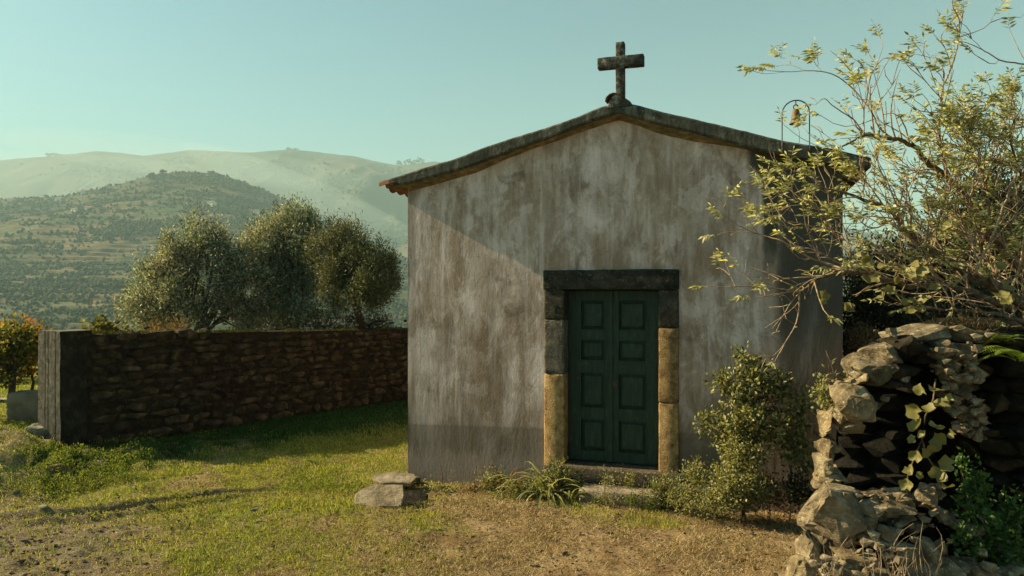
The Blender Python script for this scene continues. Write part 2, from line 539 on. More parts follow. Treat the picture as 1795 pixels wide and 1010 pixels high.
acc = Acc(); rad = rad * np.sqrt(yy / 1400)
blobs(acc, xx, yy, hill(pp, yy), rad, rad * rng.uniform(.7, 1.4, len(xx)), rng)
tag(acc.build('hillside_woods', m_wood, smooth=True), 'scattered dark trees and bushes covering the terraced hillside', 'woodland', kind='stuff')
n = 9000
yy = rng.uniform(2500, 3700, n); pp = rng.uniform(-90, 900, n); xx = (pp - CX) / FOC * yy
keep = rng.random(n) < sstep(.45, .6, fbm(xx / 260, yy / 300, seed=52, octv=4)) * sstep(3900, 3000, yy)
pp, yy, xx = pp[keep], yy[keep], xx[keep]
rad = rng.uniform(4, 9, len(xx))
acc = Acc(); blobs(acc, xx, yy, hill(pp, yy), rad, rad * .9, rng)
tag(acc.build('ridge_woods', m_wood, smooth=True), 'hazy woods on the slope of the far ridge', 'woodland', kind='stuff')

# single trees that stand out on the crests
def crest_tree(px, Y, h, w, label, tall):
    z = float(hill(px, Y)); X = (px - CX) / FOC * Y
    e = empty('hill_tree', (X, Y, z - .5))
    a = Acc(); a.tube([(0, 0, 0), (0.1, 0, h * .45), (0, 0, h * .8)], [h * .03, h * .022, h * .01], 5)
    a.build('trunk', m_wood, e)
    a = Acc(); rr = np.random.default_rng(int(px) + 3)
    n = 26
    ax, az = rr.normal(0, w * .28, n), (rr.uniform(.35, 1, n) if tall else rr.uniform(.5, .95, n)) * h
    blobs(a, ax, rr.normal(0, w * .28, n), (az if tall else az * .55) * (1 - .6 * np.abs(ax / w)) - h * .25, np.full(n, max(h * .16, w * .08)), np.full(n, max(h * .14, w * .07)), rr)
    a.build('crown', m_wood, e, True)
    tag(e, label, 'tree', 'lone trees on the hill crests')
crest_tree(267, 1700, 21, 13, 'tall dark tree on the near hill crest, left of a pair', True)
crest_tree(285, 1715, 20, 12, 'dark tree on the near hill crest, right of a pair', True)
crest_tree(310, 1735, 12, 12, 'low round tree just right of the paired crest trees', False)
crest_tree(180, 1650, 14, 14, 'broad bushy tree on the hill shoulder right of the white houses', False)
crest_tree(505, 3890, 24, 36, 'small tree clump on the bald top of the far ridge, left one', False)
crest_tree(519, 3895, 20, 34, 'small tree clump on the bald top of the far ridge, right one', False)
crest_tree(97, 3880, 20, 90, 'long clump of trees on the left part of the far ridge', False)
crest_tree(700, 3880, 30, 30, 'thin tree on the far ridge near the chapel eave', True)
crest_tree(716, 3880, 36, 40, 'tree on the far ridge just above the chapel eave', True)
crest_tree(733, 3880, 40, 60, 'wide tree on the far ridge touching the chapel eave', True)

# ------------------------------------------------------------------ far houses
m_white, nt, b = new_mat('limewash', rough=.9)
sock(nt, b, 'Base Color', mixc(nt, noise_n(nt, wcoords(nt), .4, 3), (.78, .76, .70), (.62, .58, .5)))
m_froof, nt, b = new_mat('far_roof', rough=.9)
sock(nt, b, 'Base Color', mixc(nt, noise_n(nt, wcoords(nt), .6, 3), (.34, .13, .07), (.24, .12, .08)))
m_fwin, nt, b = new_mat('far_window', (.03, .035, .04), .3, .5)
def house(px, py, w, d, h, label, hip=False):
    o = hill_hit(px, py)
    e = empty('farmhouse', (o.x, o.y, o.z - .8), R(random.uniform(-25, 25)))
    h += .8
    a = Acc(); a.box(-w / 2, w / 2, -d / 2, d / 2, -4, h)
    a.add([(-w / 2, -d / 2, h), (-w / 2, d / 2, h), (-w / 2, 0, h + d * .22)], [(0, 1, 2)])
    a.add([(w / 2, -d / 2, h), (w / 2, d / 2, h), (w / 2, 0, h + d * .22)], [(0, 2, 1)])
    a.build('wall', m_white, e)
    a = Acc(); o2 = .4
    for sg in (-1, 1):
        v = [(-w / 2 - o2, sg * (d / 2 + o2), h - .08), (w / 2 + o2, sg * (d / 2 + o2), h - .08), (w / 2 + o2, 0, h + d * .22 + .12), (-w / 2 - o2, 0, h + d * .22 + .12)]
        a.add(v + [(x, y, z + .25) for x, y, z in v], None, [(0, 1, 2, 3), (4, 7, 6, 5), (0, 4, 5, 1), (1, 5, 6, 2), (3, 2, 6, 7), (0, 3, 7, 4)])
    rf = a.build('roof', m_froof, e)
    a = Acc(); a.box(w * .2, w * .2 + .7, -.35, .35, h, h + d * .22 + 1.1); a.build('chimney', m_white, rf)
    nw = max(2, int(w / 3.2))
    for i in range(nw):
        x = -w / 2 + (i + .5) * w / nw
        a = Acc(); a.box(x - .5, x + .5, -d / 2 - .06, -d / 2 + .1, h - 2.3, h - .9); a.build('window', m_fwin, e)
    a = Acc(); a.box(-.5, .5, -d / 2 - .07, -d / 2 + .1, .8, 2.7); a.build('door', m_fwin, e)
    tag(e, label, 'house', 'white farmhouses scattered over the hillside')
house(20, 352, 17, 9, 5, 'low farmhouse with reddish roof at the far left of the hill')
house(104, 351, 20, 9, 5, 'long white farmhouse on the left shoulder of the hill')
house(146, 340, 9, 8, 7, 'small upright white house highest on the hill shoulder')
house(131, 370, 13, 8, 4, 'white farmhouse below the long one on the shoulder, left of two')
house(156, 367, 14, 8, 4, 'white farmhouse on the lower terrace, right of the one like it')
house(263, 361, 9, 8, 4, 'tiny pale house standing alone below the paired trees')
house(371, 361, 14, 10, 7, 'large white house in the middle of the hillside')
house(446, 373, 17, 8, 3.5, 'long low house with pinkish roof on the right of the hill')
house(240, 494, 8, 6, 4, 'white hut low on the slope beside the olive trees')
house(701, 489, 6, 5, 3, 'pale hut on the slope between round olive tree and chapel')

# ------------------------------------------------------------------ air
def volume_mat(name, color, dens, aniso):
    m = bpy.data.materials.new(name); m.use_nodes = True
    nt = m.node_tree; nt.nodes.remove(nt.nodes['Principled BSDF'])
    v = nd(nt, 'VolumePrincipled', {'Color': color, 'Density': dens, 'Anisotropy': aniso})
    nt.links.new(v.outputs[0], nt.nodes['Material Output'].inputs['Volume'])
    return m
a = Acc(); a.box(-9500, 9500, -300, 6500, -110, 860)
tag(a.build('haze', volume_mat('haze_air', (.56, .80, .80), 2.1e-4, .0)), kind='stuff')
def mist(px, py, Y, rx, ry, rz, tilt, dens):
    c0 = P(px, py, Y)
    bm = bmesh.new(); bmesh.ops.create_icosphere(bm, subdivisions=4, radius=1)
    me = bpy.data.meshes.new('mist'); bm.to_mesh(me); bm.free()
    me.materials.append(volume_mat('mist_air', (.74, .92, .90), dens, .1))
    o = link('mist', me); o.location = c0; o.scale = (rx, ry, rz); o.rotation_euler = (0, R(tilt), 0)
    tag(o, kind='stuff')
mist(40, 318, 2350, 760, 420, 68, 0, 6e-4)
mist(330, 285, 2700, 700, 450, 50, 6, 4e-4)
mist(540, 345, 2600, 460, 400, 70, 22, 5e-4)

# ------------------------------------------------------------------ chapel
chapel = empty('chapel', (OX, OY, 0), -ANG)
tag(chapel, 'small weathered whitewashed chapel with stone cross and green double door', 'chapel')
SL, SR, DEPTH = -2.452, 2.312, 5.6
TOPB = [(707, 323), (743, 314), (785, 302), (828, 290), (871, 273), (921, 254), (956, 243), (1010, 222), (1053, 206), (1082, 198), (1110, 205),
        (1151, 217), (1228, 235), (1306, 256), (1347, 266), (1407, 277), (1466, 286), (1512, 294)]
TOPT = [(681, 314), (743, 294), (800, 277), (846, 259), (892, 243), (956, 224), (1010, 205), (1046, 190), (1085, 178), (1122, 185), (1169, 198),
        (1250, 216), (1309, 230), (1371, 246), (1451, 259), (1528, 276)]
CF = -0.17                                            # the cornice stands this far out from the wall
lo = np.array([F(x, y, CF) for x, y in TOPB]); hi = np.array([F(x, y, CF) for x, y in TOPT])
def zlo(s): return np.interp(s, lo[:, 0], lo[:, 1])
def zhi(s): return np.interp(s, hi[:, 0], hi[:, 1])
sEL, sER = F(681, 320, CF)[0], F(1527, 285, CF)[0]    # the two ends of the cornice
DL, DR = F(990, 600)[0], F(1155, 600)[0]
JL, JR = F(955, 600)[0], F(1190, 600)[0]
ZT, ZU, ZL = 0.197, 2.131, 2.352                      # threshold, lintel underside, lintel top

m_plaster, nt, b = new_mat('stained_limewash', rough=.95, spec=.1)
oc = nd(nt, 'TexCoord').outputs['Object']
xyz = nd(nt, 'SeparateXYZ', {0: oc}); sX, sZ = xyz.outputs[0], xyz.outputs[2]
def mp(scale, loc=(0, 0, 0)): return nd(nt, 'Mapping', {'Vector': oc, 'Scale': scale, 'Location': loc}).outputs[0]
streak = noise_n(nt, mp((3.2, 3.2, .5)), 1.0, 7, .62, .25)
streak2 = noise_n(nt, mp((11, 11, 1.0), (3, 0, 1)), 1.0, 6, .7, .3)
blot = noise_n(nt, mp((1.2, 1.2, .5), (1.3, 0, .4)), 1.8, 8, .66, .6)
blot2 = noise_n(nt, mp((1.3, 1.3, .42), (5, 0, 2)), 5.5, 7, .7, .4)
fine = noise_n(nt, oc, 38, 6, .7)
c = ramp(nt, streak, [(.30, (.33, .29, .225)), (.48, (.50, .46, .395)), (.68, (.68, .66, .62))])
br = mth(nt, 'ADD', mth(nt, 'MULTIPLY', blot, .62), mth(nt, 'MULTIPLY', blot2, .38))
c = mixc(nt, rng_n(nt, br, .44, .60, 0, .85), c, (.24, .185, .115))
c = mixc(nt, rng_n(nt, noise_n(nt, mp((1, 1, .6), (9, 0, 3)), 3.1, 6, .7, .8), .52, .68, 0, .7), c, (.13, .11, .075))
c = mixc(nt, rng_n(nt, streak2, .45, .72, 0, .42), c, (.17, .15, .11))
pat = noise_n(nt, mp((1.6, 1.6, 1.3), (4, 0, 9)), 1.5, 8, .68, .5)
c = mixc(nt, rng_n(nt, pat, .50, .56, 0, .34), c, (.20, .165, .115))
c = mixc(nt, rng_n(nt, pat, .46, .40, 0, .3), c, (.72, .70, .66))
pit = noise_n(nt, mp((1, 1, 1), (1, 0, 2)), 13, 6, .75)
c = mixc(nt, rng_n(nt, pit, .60, .66, 0, .5), c, (.12, .105, .08))
c = mixc(nt, rng_n(nt, noise_n(nt, mp((5, 5, .35), (2, 0, 7)), 1.3, 4, .6), .52, .72, 0, .5), c, (.72, .71, .69))
# ochre wash left under the cornice at the top
# rain-blackened right side, running down in columns
def band(x0, x1, soft=.05): return mth(nt, 'MULTIPLY', rng_n(nt, sX, x0 - soft, x0 + soft), rng_n(nt, sX, x1 + soft, x1 - soft))
wob = mth(nt, 'MULTIPLY', mth(nt, 'SUBTRACT', blot2, .5), .35)
zw = mth(nt, 'ADD', sZ, wob)
colA = mth(nt, 'MULTIPLY', band(1.56, 1.71, .035), rng_n(nt, zw, 1.9, 3.1))
colB = mth(nt, 'MULTIPLY', band(1.80, 2.9, .04), rng_n(nt, zw, .1, 3.2, .62, 1.0))
zb_ = mth(nt, 'ADD', zw, mth(nt, 'MULTIPLY', sX, .36))
colC = mth(nt, 'MULTIPLY', rng_n(nt, sX, 1.36, 1.50), rng_n(nt, zb_, 3.78, 3.95))
colD = mth(nt, 'MULTIPLY', band(1.70, 1.93, .1), rng_n(nt, zw, .5, 2.0, .5, .75))
dk = mth(nt, 'MAXIMUM', mth(nt, 'MAXIMUM', colA, colB), mth(nt, 'MAXIMUM', colC, colD))
dk = mth(nt, 'MULTIPLY', dk, rng_n(nt, streak, .25, .7, 1.0, .55))
c = mixc(nt, rng_n(nt, dk, .0, .62, 0, .95), c, (.05, .057, .047))
edge = mth(nt, 'MULTIPLY', rng_n(nt, sX, SL + .30, SL + .02), rng_n(nt, streak2, .35, .6, .4, .9))
c = mixc(nt, mth(nt, 'MULTIPLY', edge, .55), c, (.09, .085, .06))
# darker painted plinth band and damp foot
zp = mth(nt, 'SUBTRACT', sZ, mth(nt, 'ADD', mth(nt, 'MULTIPLY', sX, .028), mth(nt, 'MULTIPLY', blot2, .02)))
c = mixc(nt, rng_n(nt, zp, .60, .565, 0, .5), c, (.105, .095, .07))
damp = mth(nt, 'ADD', sZ, mth(nt, 'MULTIPLY', mth(nt, 'SUBTRACT', blot2, .5), 1.1))
c = mixc(nt, mth(nt, 'MULTIPLY', rng_n(nt, sZ, 2.6, 1.2), rng_n(nt, streak, .60, .36, 0, .42)), c, (.15, .12, .08))
c = mixc(nt, rng_n(nt, damp, 1.3, .1, 0, .62), c, (.10, .095, .065))
c = mixc(nt, rng_n(nt, mth(nt, 'ADD', sZ, mth(nt, 'MULTIPLY', mth(nt, 'SUBTRACT', blot, .5), .8)), .32, .12, 0, .45), c, (.30, .27, .22))
c = mixc(nt, rng_n(nt, fine, .3, .7, 0, .3), c, mixc(nt, 1, c, (.55, .53, .5), 'MULTIPLY'))
c = mixc(nt, 1, c, (1.24, 1.07, 1.08), 'MULTIPLY')
sock(nt, b, 'Base Color', c)
h = mth(nt, 'ADD', mth(nt, 'MULTIPLY', blot2, .8), mth(nt, 'ADD', mth(nt, 'MULTIPLY', fine, .35), mth(nt, 'MULTIPLY', blot, 1.2)))
nt.links.new(bump(nt, h, .55, .02), b.inputs['Normal'])

# front wall: strips between the foot and the rake, door opening left out; gently uneven
wt = 0.45
cols = sorted(set([SL, JL + .03, DL - .03, 0.0, DR + .03, JR - .03, SR] + list(np.linspace(SL, SR, 60).round(4)) + [F(1083, 200, CF)[0]]))
a = Acc()
hl, hr, ht = DL - .03, DR + .03, ZU + .06
def front_y(s, z): return 0.012 * (fbm(np.array([s * 1.3 + 5]), np.array([z * 1.3]), seed=61)[0] - .5)
for s0, s1 in zip(cols[:-1], cols[1:]):
    inside = s0 >= hl - 1e-6 and s1 <= hr + 1e-6
    z0 = ht if inside else -.5
    nrow = 8 if inside else 16
    for k in range(nrow):
        pts = []
        for s, kk in ((s0, k), (s1, k), (s1, k + 1), (s0, k + 1)):
            zt_ = float(zlo(s)) + .06
            z = z0 + (zt_ - z0) * kk / nrow
            pts.append((s, front_y(s, z), z))
        a.add(pts, None, [(0, 1, 2, 3)])
wall_me = mesh_np('front_wall', np.concatenate(a.v), None, np.concatenate(a.q), m_plaster, True)
bm = bmesh.new(); bm.from_mesh(wall_me); bmesh.ops.remove_doubles(bm, verts=bm.verts, dist=1e-4); bm.to_mesh(wall_me); bm.free()
link('front_wall', wall_me, chapel)
a = Acc()
# corner returns, side walls, back wall, reveal of the door hole
def quad(p): a.add(p, None, [(0, 1, 2, 3)])
zl_, zr_ = float(zlo(SL)) + .05, float(zlo(SR)) + .05
quad([(SL, 0, -.5), (SL, 0, zl_), (SL, DEPTH, zl_), (SL, DEPTH, -.5)])
quad([(SR, 0, -.5), (SR, DEPTH, -.5), (SR, DEPTH, zr_), (SR, 0, zr_)])
zap = float(zlo(0.08))
a.add([(SL, DEPTH, -.5), (SR, DEPTH, -.5), (SR, DEPTH, zr_), (.08, DEPTH, zap), (SL, DEPTH, zl_)], [(0, 2, 1), (0, 3, 2), (0, 4, 3)])
quad([(hl, 0, -.3), (hl, wt, -.3), (hl, wt, ht), (hl, 0, ht)])
quad([(hr, 0, -.3), (hr, 0, ht), (hr, wt, ht), (hr, wt, -.3)])
quad([(hl, 0, ht), (hl, wt, ht), (hr, wt, ht), (hr, 0, ht)])
quad([(hl, wt, -.3), (hr, wt, -.3), (hr, wt, ht), (hl, wt, ht)])
a.build('side_wall', m_plaster, chapel)

# cornice: a weathered concrete rake along both slopes
m_corn, nt, b = new_mat('lichened_cornice', rough=.95, spec=.1)
v = coords(nt); k1 = noise_n(nt, nd(nt, 'Mapping', {'Vector': nd(nt, 'TexCoord').outputs['Object'], 'Scale': (9, 9, 2.5)}).outputs[0], 1.6, 7, .7)
c = ramp(nt, k1, [(.32, (.026, .028, .020)), (.5, (.075, .075, .055)), (.66, (.17, .165, .13)), (.8, (.30, .28, .23))])
k2 = noise_n(nt, v, 24, 5, .7)
c = mixc(nt, rng_n(nt, k2, .58, .66, 0, .7), c, (.30, .29, .24))
c = mixc(nt, rng_n(nt, noise_n(nt, v, 1.4, 3), .5, .62, 0, .6), c, (.035, .04, .03))
sock(nt, b, 'Base Color', c)
nt.links.new(bump(nt, mth(nt, 'ADD', k2, k1), .9, .02), b.inputs['Normal'])
ss = np.unique(np.concatenate([np.linspace(sEL, sER, 90), hi[1:-1, 0], lo[1:-1, 0]]))
a = Acc()
prev = None
for s in ss:
    n_ = .008 * (fbm(np.array([s * 6]), np.array([1.]), seed=62)[0] - .5) + .006 * (fbm(np.array([s * 25]), np.array([4.]), seed=63)[0] - .5)
    t_, l_ = float(zhi(s)) + n_, float(zlo(s)) + n_ * .7
    ring = [(s, CF + .012, l_), (s, CF, l_ + .02), (s, CF, t_ - .02), (s, CF + .018, t_), (s, .30, t_ + .01), (s, .30, l_)]
    a.add(ring)
    if prev is not None:
        a.q.append(np.array([(prev + j, a.n - 6 + j, a.n - 6 + (j + 1) % 6, prev + (j + 1) % 6) for j in range(6)]))
    else:
        a.t.append(np.array([(0, 1, 2), (0, 2, 3), (0, 3, 4), (0, 4, 5)]))
    prev = a.n - 6
a.t.append(np.array([(0, 2, 1), (0, 3, 2), (0, 4, 3), (0, 5, 4)]) + prev)
a.build('cornice', m_corn, chapel)
# ochre cove between cornice and wall
m_ochre, nt, b = new_mat('ochre_limewash', rough=.95, spec=.1)
k = noise_n(nt, coords(nt, scale=(3, 3, 8)), 3, 6, .65)
sock(nt, b, 'Base Color', ramp(nt, k, [(.35, (.10, .078, .045)), (.55, (.20, .145, .078)), (.7, (.33, .25, .14))]))
a = Acc(); prev = None
for s in np.linspace(sEL + .05, 1.38, 80):
    l_ = float(zlo(s)); w_ = .045 + .018 * math.sin(s * 2.2) + .025 * (fbm(np.array([s * 4]), np.array([2.]), seed=66)[0] - .5)
    if s > .9: w_ *= max(0.15, (1.40 - s) / .5)
    ring = [(s, -.004, l_ - w_), (s, -.05, l_ - w_ * .35), (s, -.135, l_ + .004), (s, .01, l_ + .004)]
    if s < SL: ring = [(s, .02, l_ - .03), (s, -.03, l_ - .02), (s, -.13, l_ + .004), (s, .02, l_ + .004)]
    a.add(ring)
    if prev is not None:
        a.q.append(np.array([(prev + j, prev + (j + 1) % 4, a.n - 4 + (j + 1) % 4, a.n - 4 + j) for j in range(3)]))
    prev = a.n - 4
a.build('cove', m_ochre, chapel, True)
# soffit board under the left and right eaves
a = Acc(); a.box(sEL + .02, SL, .30, DEPTH + .2, float(zlo(SL)) - .02, float(zlo(SL)) + .05)
a.build('eave_soffit', m_ochre, chapel)
a = Acc(); a.box(SR, sER - .05, .30, DEPTH + .2, float(zlo(SR)) - .05, float(zlo(SR)) + .02)
a.build('eave_soffit', m_ochre, chapel)

# roof slab and clay tiles
m_tile, nt, b = new_mat('clay_tile', rough=.9, spec=.1)
k = noise_n(nt, wcoords(nt), 14, 6, .7); oi = nd(nt, 'ObjectInfo').outputs['Random']
c = ramp(nt, k, [(.3, (.05, .028, .018)), (.5, (.17, .078, .04)), (.68, (.30, .15, .08))])
c = mixc(nt, rng_n(nt, oi, 0, 1, 0, .5), c, mixc(nt, 1, c, (.6, .62, .6), 'MULTIPLY'))
sock(nt, b, 'Base Color', c)
nt.links.new(bump(nt, k, .5, .01), b.inputs['Normal'])
a = Acc()
for s0, s1 in zip(np.linspace(sEL, sER, 25)[:-1], np.linspace(sEL, sER, 25)[1:]):
    h0, h1 = float(zhi(s0)) - .07, float(zhi(s1)) - .07
    v = [(s0, .30, h0), (s1, .30, h1), (s1, DEPTH + .25, h1), (s0, DEPTH + .25, h0)]
    a.add(v + [(x, y, z - .05) for x, y, z in v], None, [(0, 1, 2, 3), (7, 6, 5, 4), (0, 4, 5, 1), (2, 6, 7, 3), (0, 3, 7, 4), (1, 5, 6, 2)])
a.build('roof_slab', m_ochre, chapel)
def tile_mesh(name):
    n, L = 7, .42
    v, q = [], []
    for e in range(2):
        r = .095 if e == 0 else .075
        for rr in (r, r - .014):
            for j in range(n):
                th = math.pi * j / (n - 1)
                v.append((e * L, rr * math.cos(th), rr * math.sin(th) * .8))
    for j in range(n - 1):
        q += [(j, j + 1, 2 * n + j + 1, 2 * n + j), (n + j + 1, n + j, 3 * n + j, 3 * n + j + 1), (j, n + j, n + j + 1, j + 1)]
    q += [(0, 2 * n, 3 * n, n), (n - 1, 2 * n - 1, 4 * n - 1, 3 * n - 1)]
    return mesh_np(name, v, None, q, m_tile, False)
tile_me = tile_mesh('roof_tile')
slope = math.atan2(float(zhi(-1.8)) - float(zhi(-2.5)), .7)
for row in range(3):
    for k in range(27):
        o = link('roof_tile', tile_me, chapel)
        s = sEL - .14 + row * .34
        if row == 0 and k < 2: s += 0.02
        o.location = (s, -.08 + k * .21 if row == 0 else .25 + k * .21, float(zhi(max(s, sEL))) - .045 + (s - max(s, sEL)) * .30 + row * .004)
        o.rotation_euler = (0, -slope * .95, R(random.uniform(-2, 2)))
# the rest of the tiles, joined: nearly hidden behind the cornice
tv = np.array([v.co[:] for v in tile_me.vertices]); tq = np.array([list(p.vertices) for p in tile_me.polygons])
a = Acc()
def put_tile(s, y, side):
    ang = math.atan2(float(zhi(s + .3)) - float(zhi(s)), .3) if side < 0 else math.atan2(float(zhi(s - .3)) - float(zhi(s)), .3)
    v = tv.copy(); ca, sa = math.cos(ang), math.sin(ang)
    x, z = v[:, 0] * ca - v[:, 2] * sa, v[:, 0] * sa + v[:, 2] * ca
    if side > 0: x = -x
    a.add(np.stack([s + x, y + v[:, 1], float(zhi(s)) - .05 + z], 1), None, tq if side < 0 else tq[:, ::-1])
for s in np.arange(sEL + .88, .0, .34):
    for y in np.arange(.25, DEPTH + .2, .21): put_tile(s, y, -1)
for s in np.arange(sER + .05, .25, -.34):
    for y in np.arange(.25, DEPTH + .2, .21): put_tile(min(s, sER), y, 1)
tag(a.build('roof_tiling', m_tile, chapel), kind='stuff')
# lower channel tiles peeping out under the left eave
a = Acc()
for k in range(27):
    y = .02 + k * .21
    v = tv.copy()
    a.add(np.stack([sEL - .05 + v[:, 0] * .6, y + v[:, 1], float(zhi(sEL)) - .085 - v[:, 2] * .75 + v[:, 0] * .18], 1), None, tq[:, ::-1])
tag(a.build('channel_tiling', m_tile, chapel), kind='stuff')
o = link('ridge_tile', tile_me, chapel); o.scale = (1, 1, 1.15)
rs, rz_ = F(1082, 181, CF)
o.location = (rs - .035, CF - .02, rz_ + .025); o.rotation_euler = (0, 0, R(90))

# cross and its block
m_cross, nt, b = new_mat('lichened_granite', rough=.95, spec=.1)
v = coords(nt); k1 = noise_n(nt, v, 14, 7, .7); k2 = noise_n(nt, v, 4, 3)
c = ramp(nt, k1, [(.36, (.022, .022, .017)), (.5, (.075, .07, .055)), (.62, (.26, .25, .21)), (.72, (.42, .41, .36))])
c = mixc(nt, rng_n(nt, k2, .5, .62, 0, .7), c, (.04, .036, .028))
sock(nt, b, 'Base Color', c)
nt.links.new(bump(nt, k1, 1.0, .015), b.inputs['Normal'])
def rough_block(name, x0, x1, y0, y1, z0, z1, mat, parent, bev=.012, amp=.006, cuts=6, seed=0, smooth=True):
    bm = bmesh.new(); bmesh.ops.create_cube(bm, size=1)
    for v in bm.verts:
        v.co = Vector(((x0 + x1) / 2 + v.co.x * (x1 - x0), (y0 + y1) / 2 + v.co.y * (y1 - y0), (z0 + z1) / 2 + v.co.z * (z1 - z0)))
    if bev: bmesh.ops.bevel(bm, geom=bm.edges[:], offset=bev, segments=2, affect='EDGES', profile=.5)
    if cuts: bmesh.ops.subdivide_edges(bm, edges=[e for e in bm.edges if e.calc_length() > max(x1 - x0, z1 - z0) * .25], cuts=cuts, use_grid_fill=True)
    P_ = np.array([v.co[:] for v in bm.verts])
    d = np.stack([fbm(P_[:, 0] * 11 + 3, P_[:, 1] * 11, P_[:, 2] * 11, 3, seed + k) - .5 for k in range(3)], 1) * 2 * amp
    for v, q in zip(bm.verts, d): v.co += Vector(q)
    me = bpy.data.meshes.new(name); bm.to_mesh(me); bm.free(); me.materials.append(mat)
    for p in me.polygons: p.use_smooth = smooth
    return link(name, me, parent)
cy0, cy1 = CF + .03, CF + .125
p0, p1 = F(1079, 120, CF + .03)[0], F(1094, 120, CF + .03)[0]
ztop, zbot = F(1086, 73, CF + .03)[1], F(1086, 182, CF + .03)[1]
cr = rough_block('cross', p0, p1, cy0, cy1, zbot - .02, ztop, m_cross, chapel, .006, .004, 4, 71)
a0, a1 = F(1047, 107, CF + .03)[0], F(1128, 107, CF + .03)[0]
rough_block('cross_arm', a0, a1, cy0 - .004, cy1 + .004, F(1086, 117, CF + .03)[1], F(1086, 98, CF + .03)[1], m_cross, cr, .006, .004, 4, 72)
b0, b1 = F(1067, 175, CF)[0], F(1102, 175, CF)[0]
bm = bmesh.new()
prof = [(b0 - .02, rz_ - .05), (b1 + .04, rz_ - .05), (b1 + .02, rz_ + .01), (b1 - .06, rz_ + .05), (b1 - .075, rz_ + .12), (b0 + .07, rz_ + .105), (b0 + .03, rz_ + .07), (b0 - .0, rz_ + .03)]
f0 = [bm.verts.new((x, CF - .006, z)) for x, z in prof]; f1 = [bm.verts.new((x, CF + .16, z)) for x, z in prof]
bm.faces.new(f0); bm.faces.new(f1[::-1])
for j in range(len(prof)): bm.faces.new([f0[(j + 1) % len(prof)], f0[j], f1[j], f1[(j + 1) % len(prof)]])
bmesh.ops.bevel(bm, geom=bm.edges[:], offset=.01, segments=1, affect='EDGES')
me = bpy.data.meshes.new('cross_base'); bm.to_mesh(me); bm.free(); me.materials.append(m_cross)
link('cross_base', me, cr)

# door surround
m_jamb = stone_mat('ochre_granite', (.15, .095, .045), (.44, .30, .15), (.64, .48, .27), (.60, .50, .34), .60, 12, 1.0)
m_jdark = stone_mat('dark_granite', (.018, .018, .014), (.045, .043, .034), (.10, .092, .07), (.20, .19, .15), .60, 8, .9)  # darker stone for the lintel and the top of both jambs
m_jgrey = stone_mat('grey_granite', (.07, .065, .05), (.15, .13, .10), (.27, .235, .18), (.34, .31, .25), .58, 9, .9)
jy0, jy1 = -.035, .24
def jamb(name, x0, x1, z0, z1, mat, seed, lab=None):
    o = rough_block(name, x0, x1, jy0, jy1, z0 + .002, z1 - .002, mat, chapel, .014, .007, 12, seed)
    if lab: o['label'] = lab
zj = F(975, 655)[1]; zk = F(975, 560)[1]
jamb('jamb_stone', JL, DL, ZT - .1, zj, m_jamb, 81, 'rough golden lower jamb stone')
jamb('jamb_stone', JL, DL, zj, zk, m_jgrey, 82, 'grey jamb stone')
jamb('jamb_stone', JL, DL, zk, ZU, m_jdark, 83, 'dark top jamb stone')
zj = F(1172, 706)[1]; zk = F(1172, 575)[1]
jamb('jamb_stone', DR, JR, ZT - .18, zj, m_jamb, 84, 'rough golden lower jamb stone')
jamb('jamb_stone', DR, JR, zj, zk, m_jamb, 85, 'golden jamb stone')
jamb('jamb_stone', DR, JR, zk, ZU, m_jdark, 86, 'dark top jamb stone')
lint = rough_block('lintel', JL - .01, JR + .005, jy0 - .01, jy1, ZU + .002, ZL, m_jdark, chapel, .014, .008, 12, 87)
# small carved monogram on the lintel: ring with strokes
m_carv = stone_mat('carved_relief', (.06, .055, .045), (.12, .11, .09), (.18, .17, .14))
ls, lz = F(1106, 493)
a = Acc()
a.tube([(ls + .040 * math.cos(t), jy0 - .018, lz + .046 * math.sin(t)) for t in np.linspace(.6, 2 * math.pi - .3, 16)], .0055, 5)
a.tube([(ls - .018, jy0 - .018, lz + .024), (ls + .02, jy0 - .018, lz + .026), (ls - .012, jy0 - .018, lz + .002), (ls + .022, jy0 - .018, lz - .004), (ls + .008, jy0 - .018, lz - .026), (ls - .02, jy0 - .018, lz - .02)], .005, 5)
a.tube([(ls - .05, jy0 - .018, lz + .045), (ls - .042, jy0 - .018, lz + .01)], .004, 5)
a.build('carved_mark', m_carv, lint)
# threshold
rough_block('threshold', JL + .02, JR + .10, -.13, .22, -.02, ZT - .006, m_jgrey, chapel, .014, .010, 10, 88)
rough_block('foundation_stone', JR - .12, JR + .42, -.16, .0, -.3, .10, m_jgrey, chapel, .03, .02, 6, 89)

# door leaves
m_door, nt, b = new_mat('old_green_paint', rough=.55, spec=.4)
v = coords(nt, scale=(6, 6, .9)); k1 = noise_n(nt, v, 6, 6, .65); k2 = noise_n(nt, coords(nt), 9, 6, .7)
c = ramp(nt, k1, [(.3, (.005, .013, .007)), (.55, (.011, .034, .017)), (.75, (.03, .06, .031))])
c = mixc(nt, rng_n(nt, k2, .57, .68, 0, .4), c, (.06, .085, .05))
c = mixc(nt, rng_n(nt, k2, .34, .26, 0, .7), c, (.03, .022, .014))
sock(nt, b, 'Base Color', c)
nt.links.new(bump(nt, k1, .5, .006), b.inputs['Normal'])
b.inputs['Roughness'].default_value = .6
m_iron, nt, b = new_mat('worn_iron', rough=.5, spec=.5)
sock(nt, b, 'Base Color', ramp(nt, noise_n(nt, coords(nt), 60, 4), [(.4, (.03, .025, .02)), (.7, (.12, .10, .08))])); b.inputs['Metallic'].default_value = .5
mid = F(1072, 660, .14)[0]
YD = .15
pz = [F(1072, y, YD)[1] for y in (792, 737, 716, 655, 632, 597, 578, 527)]
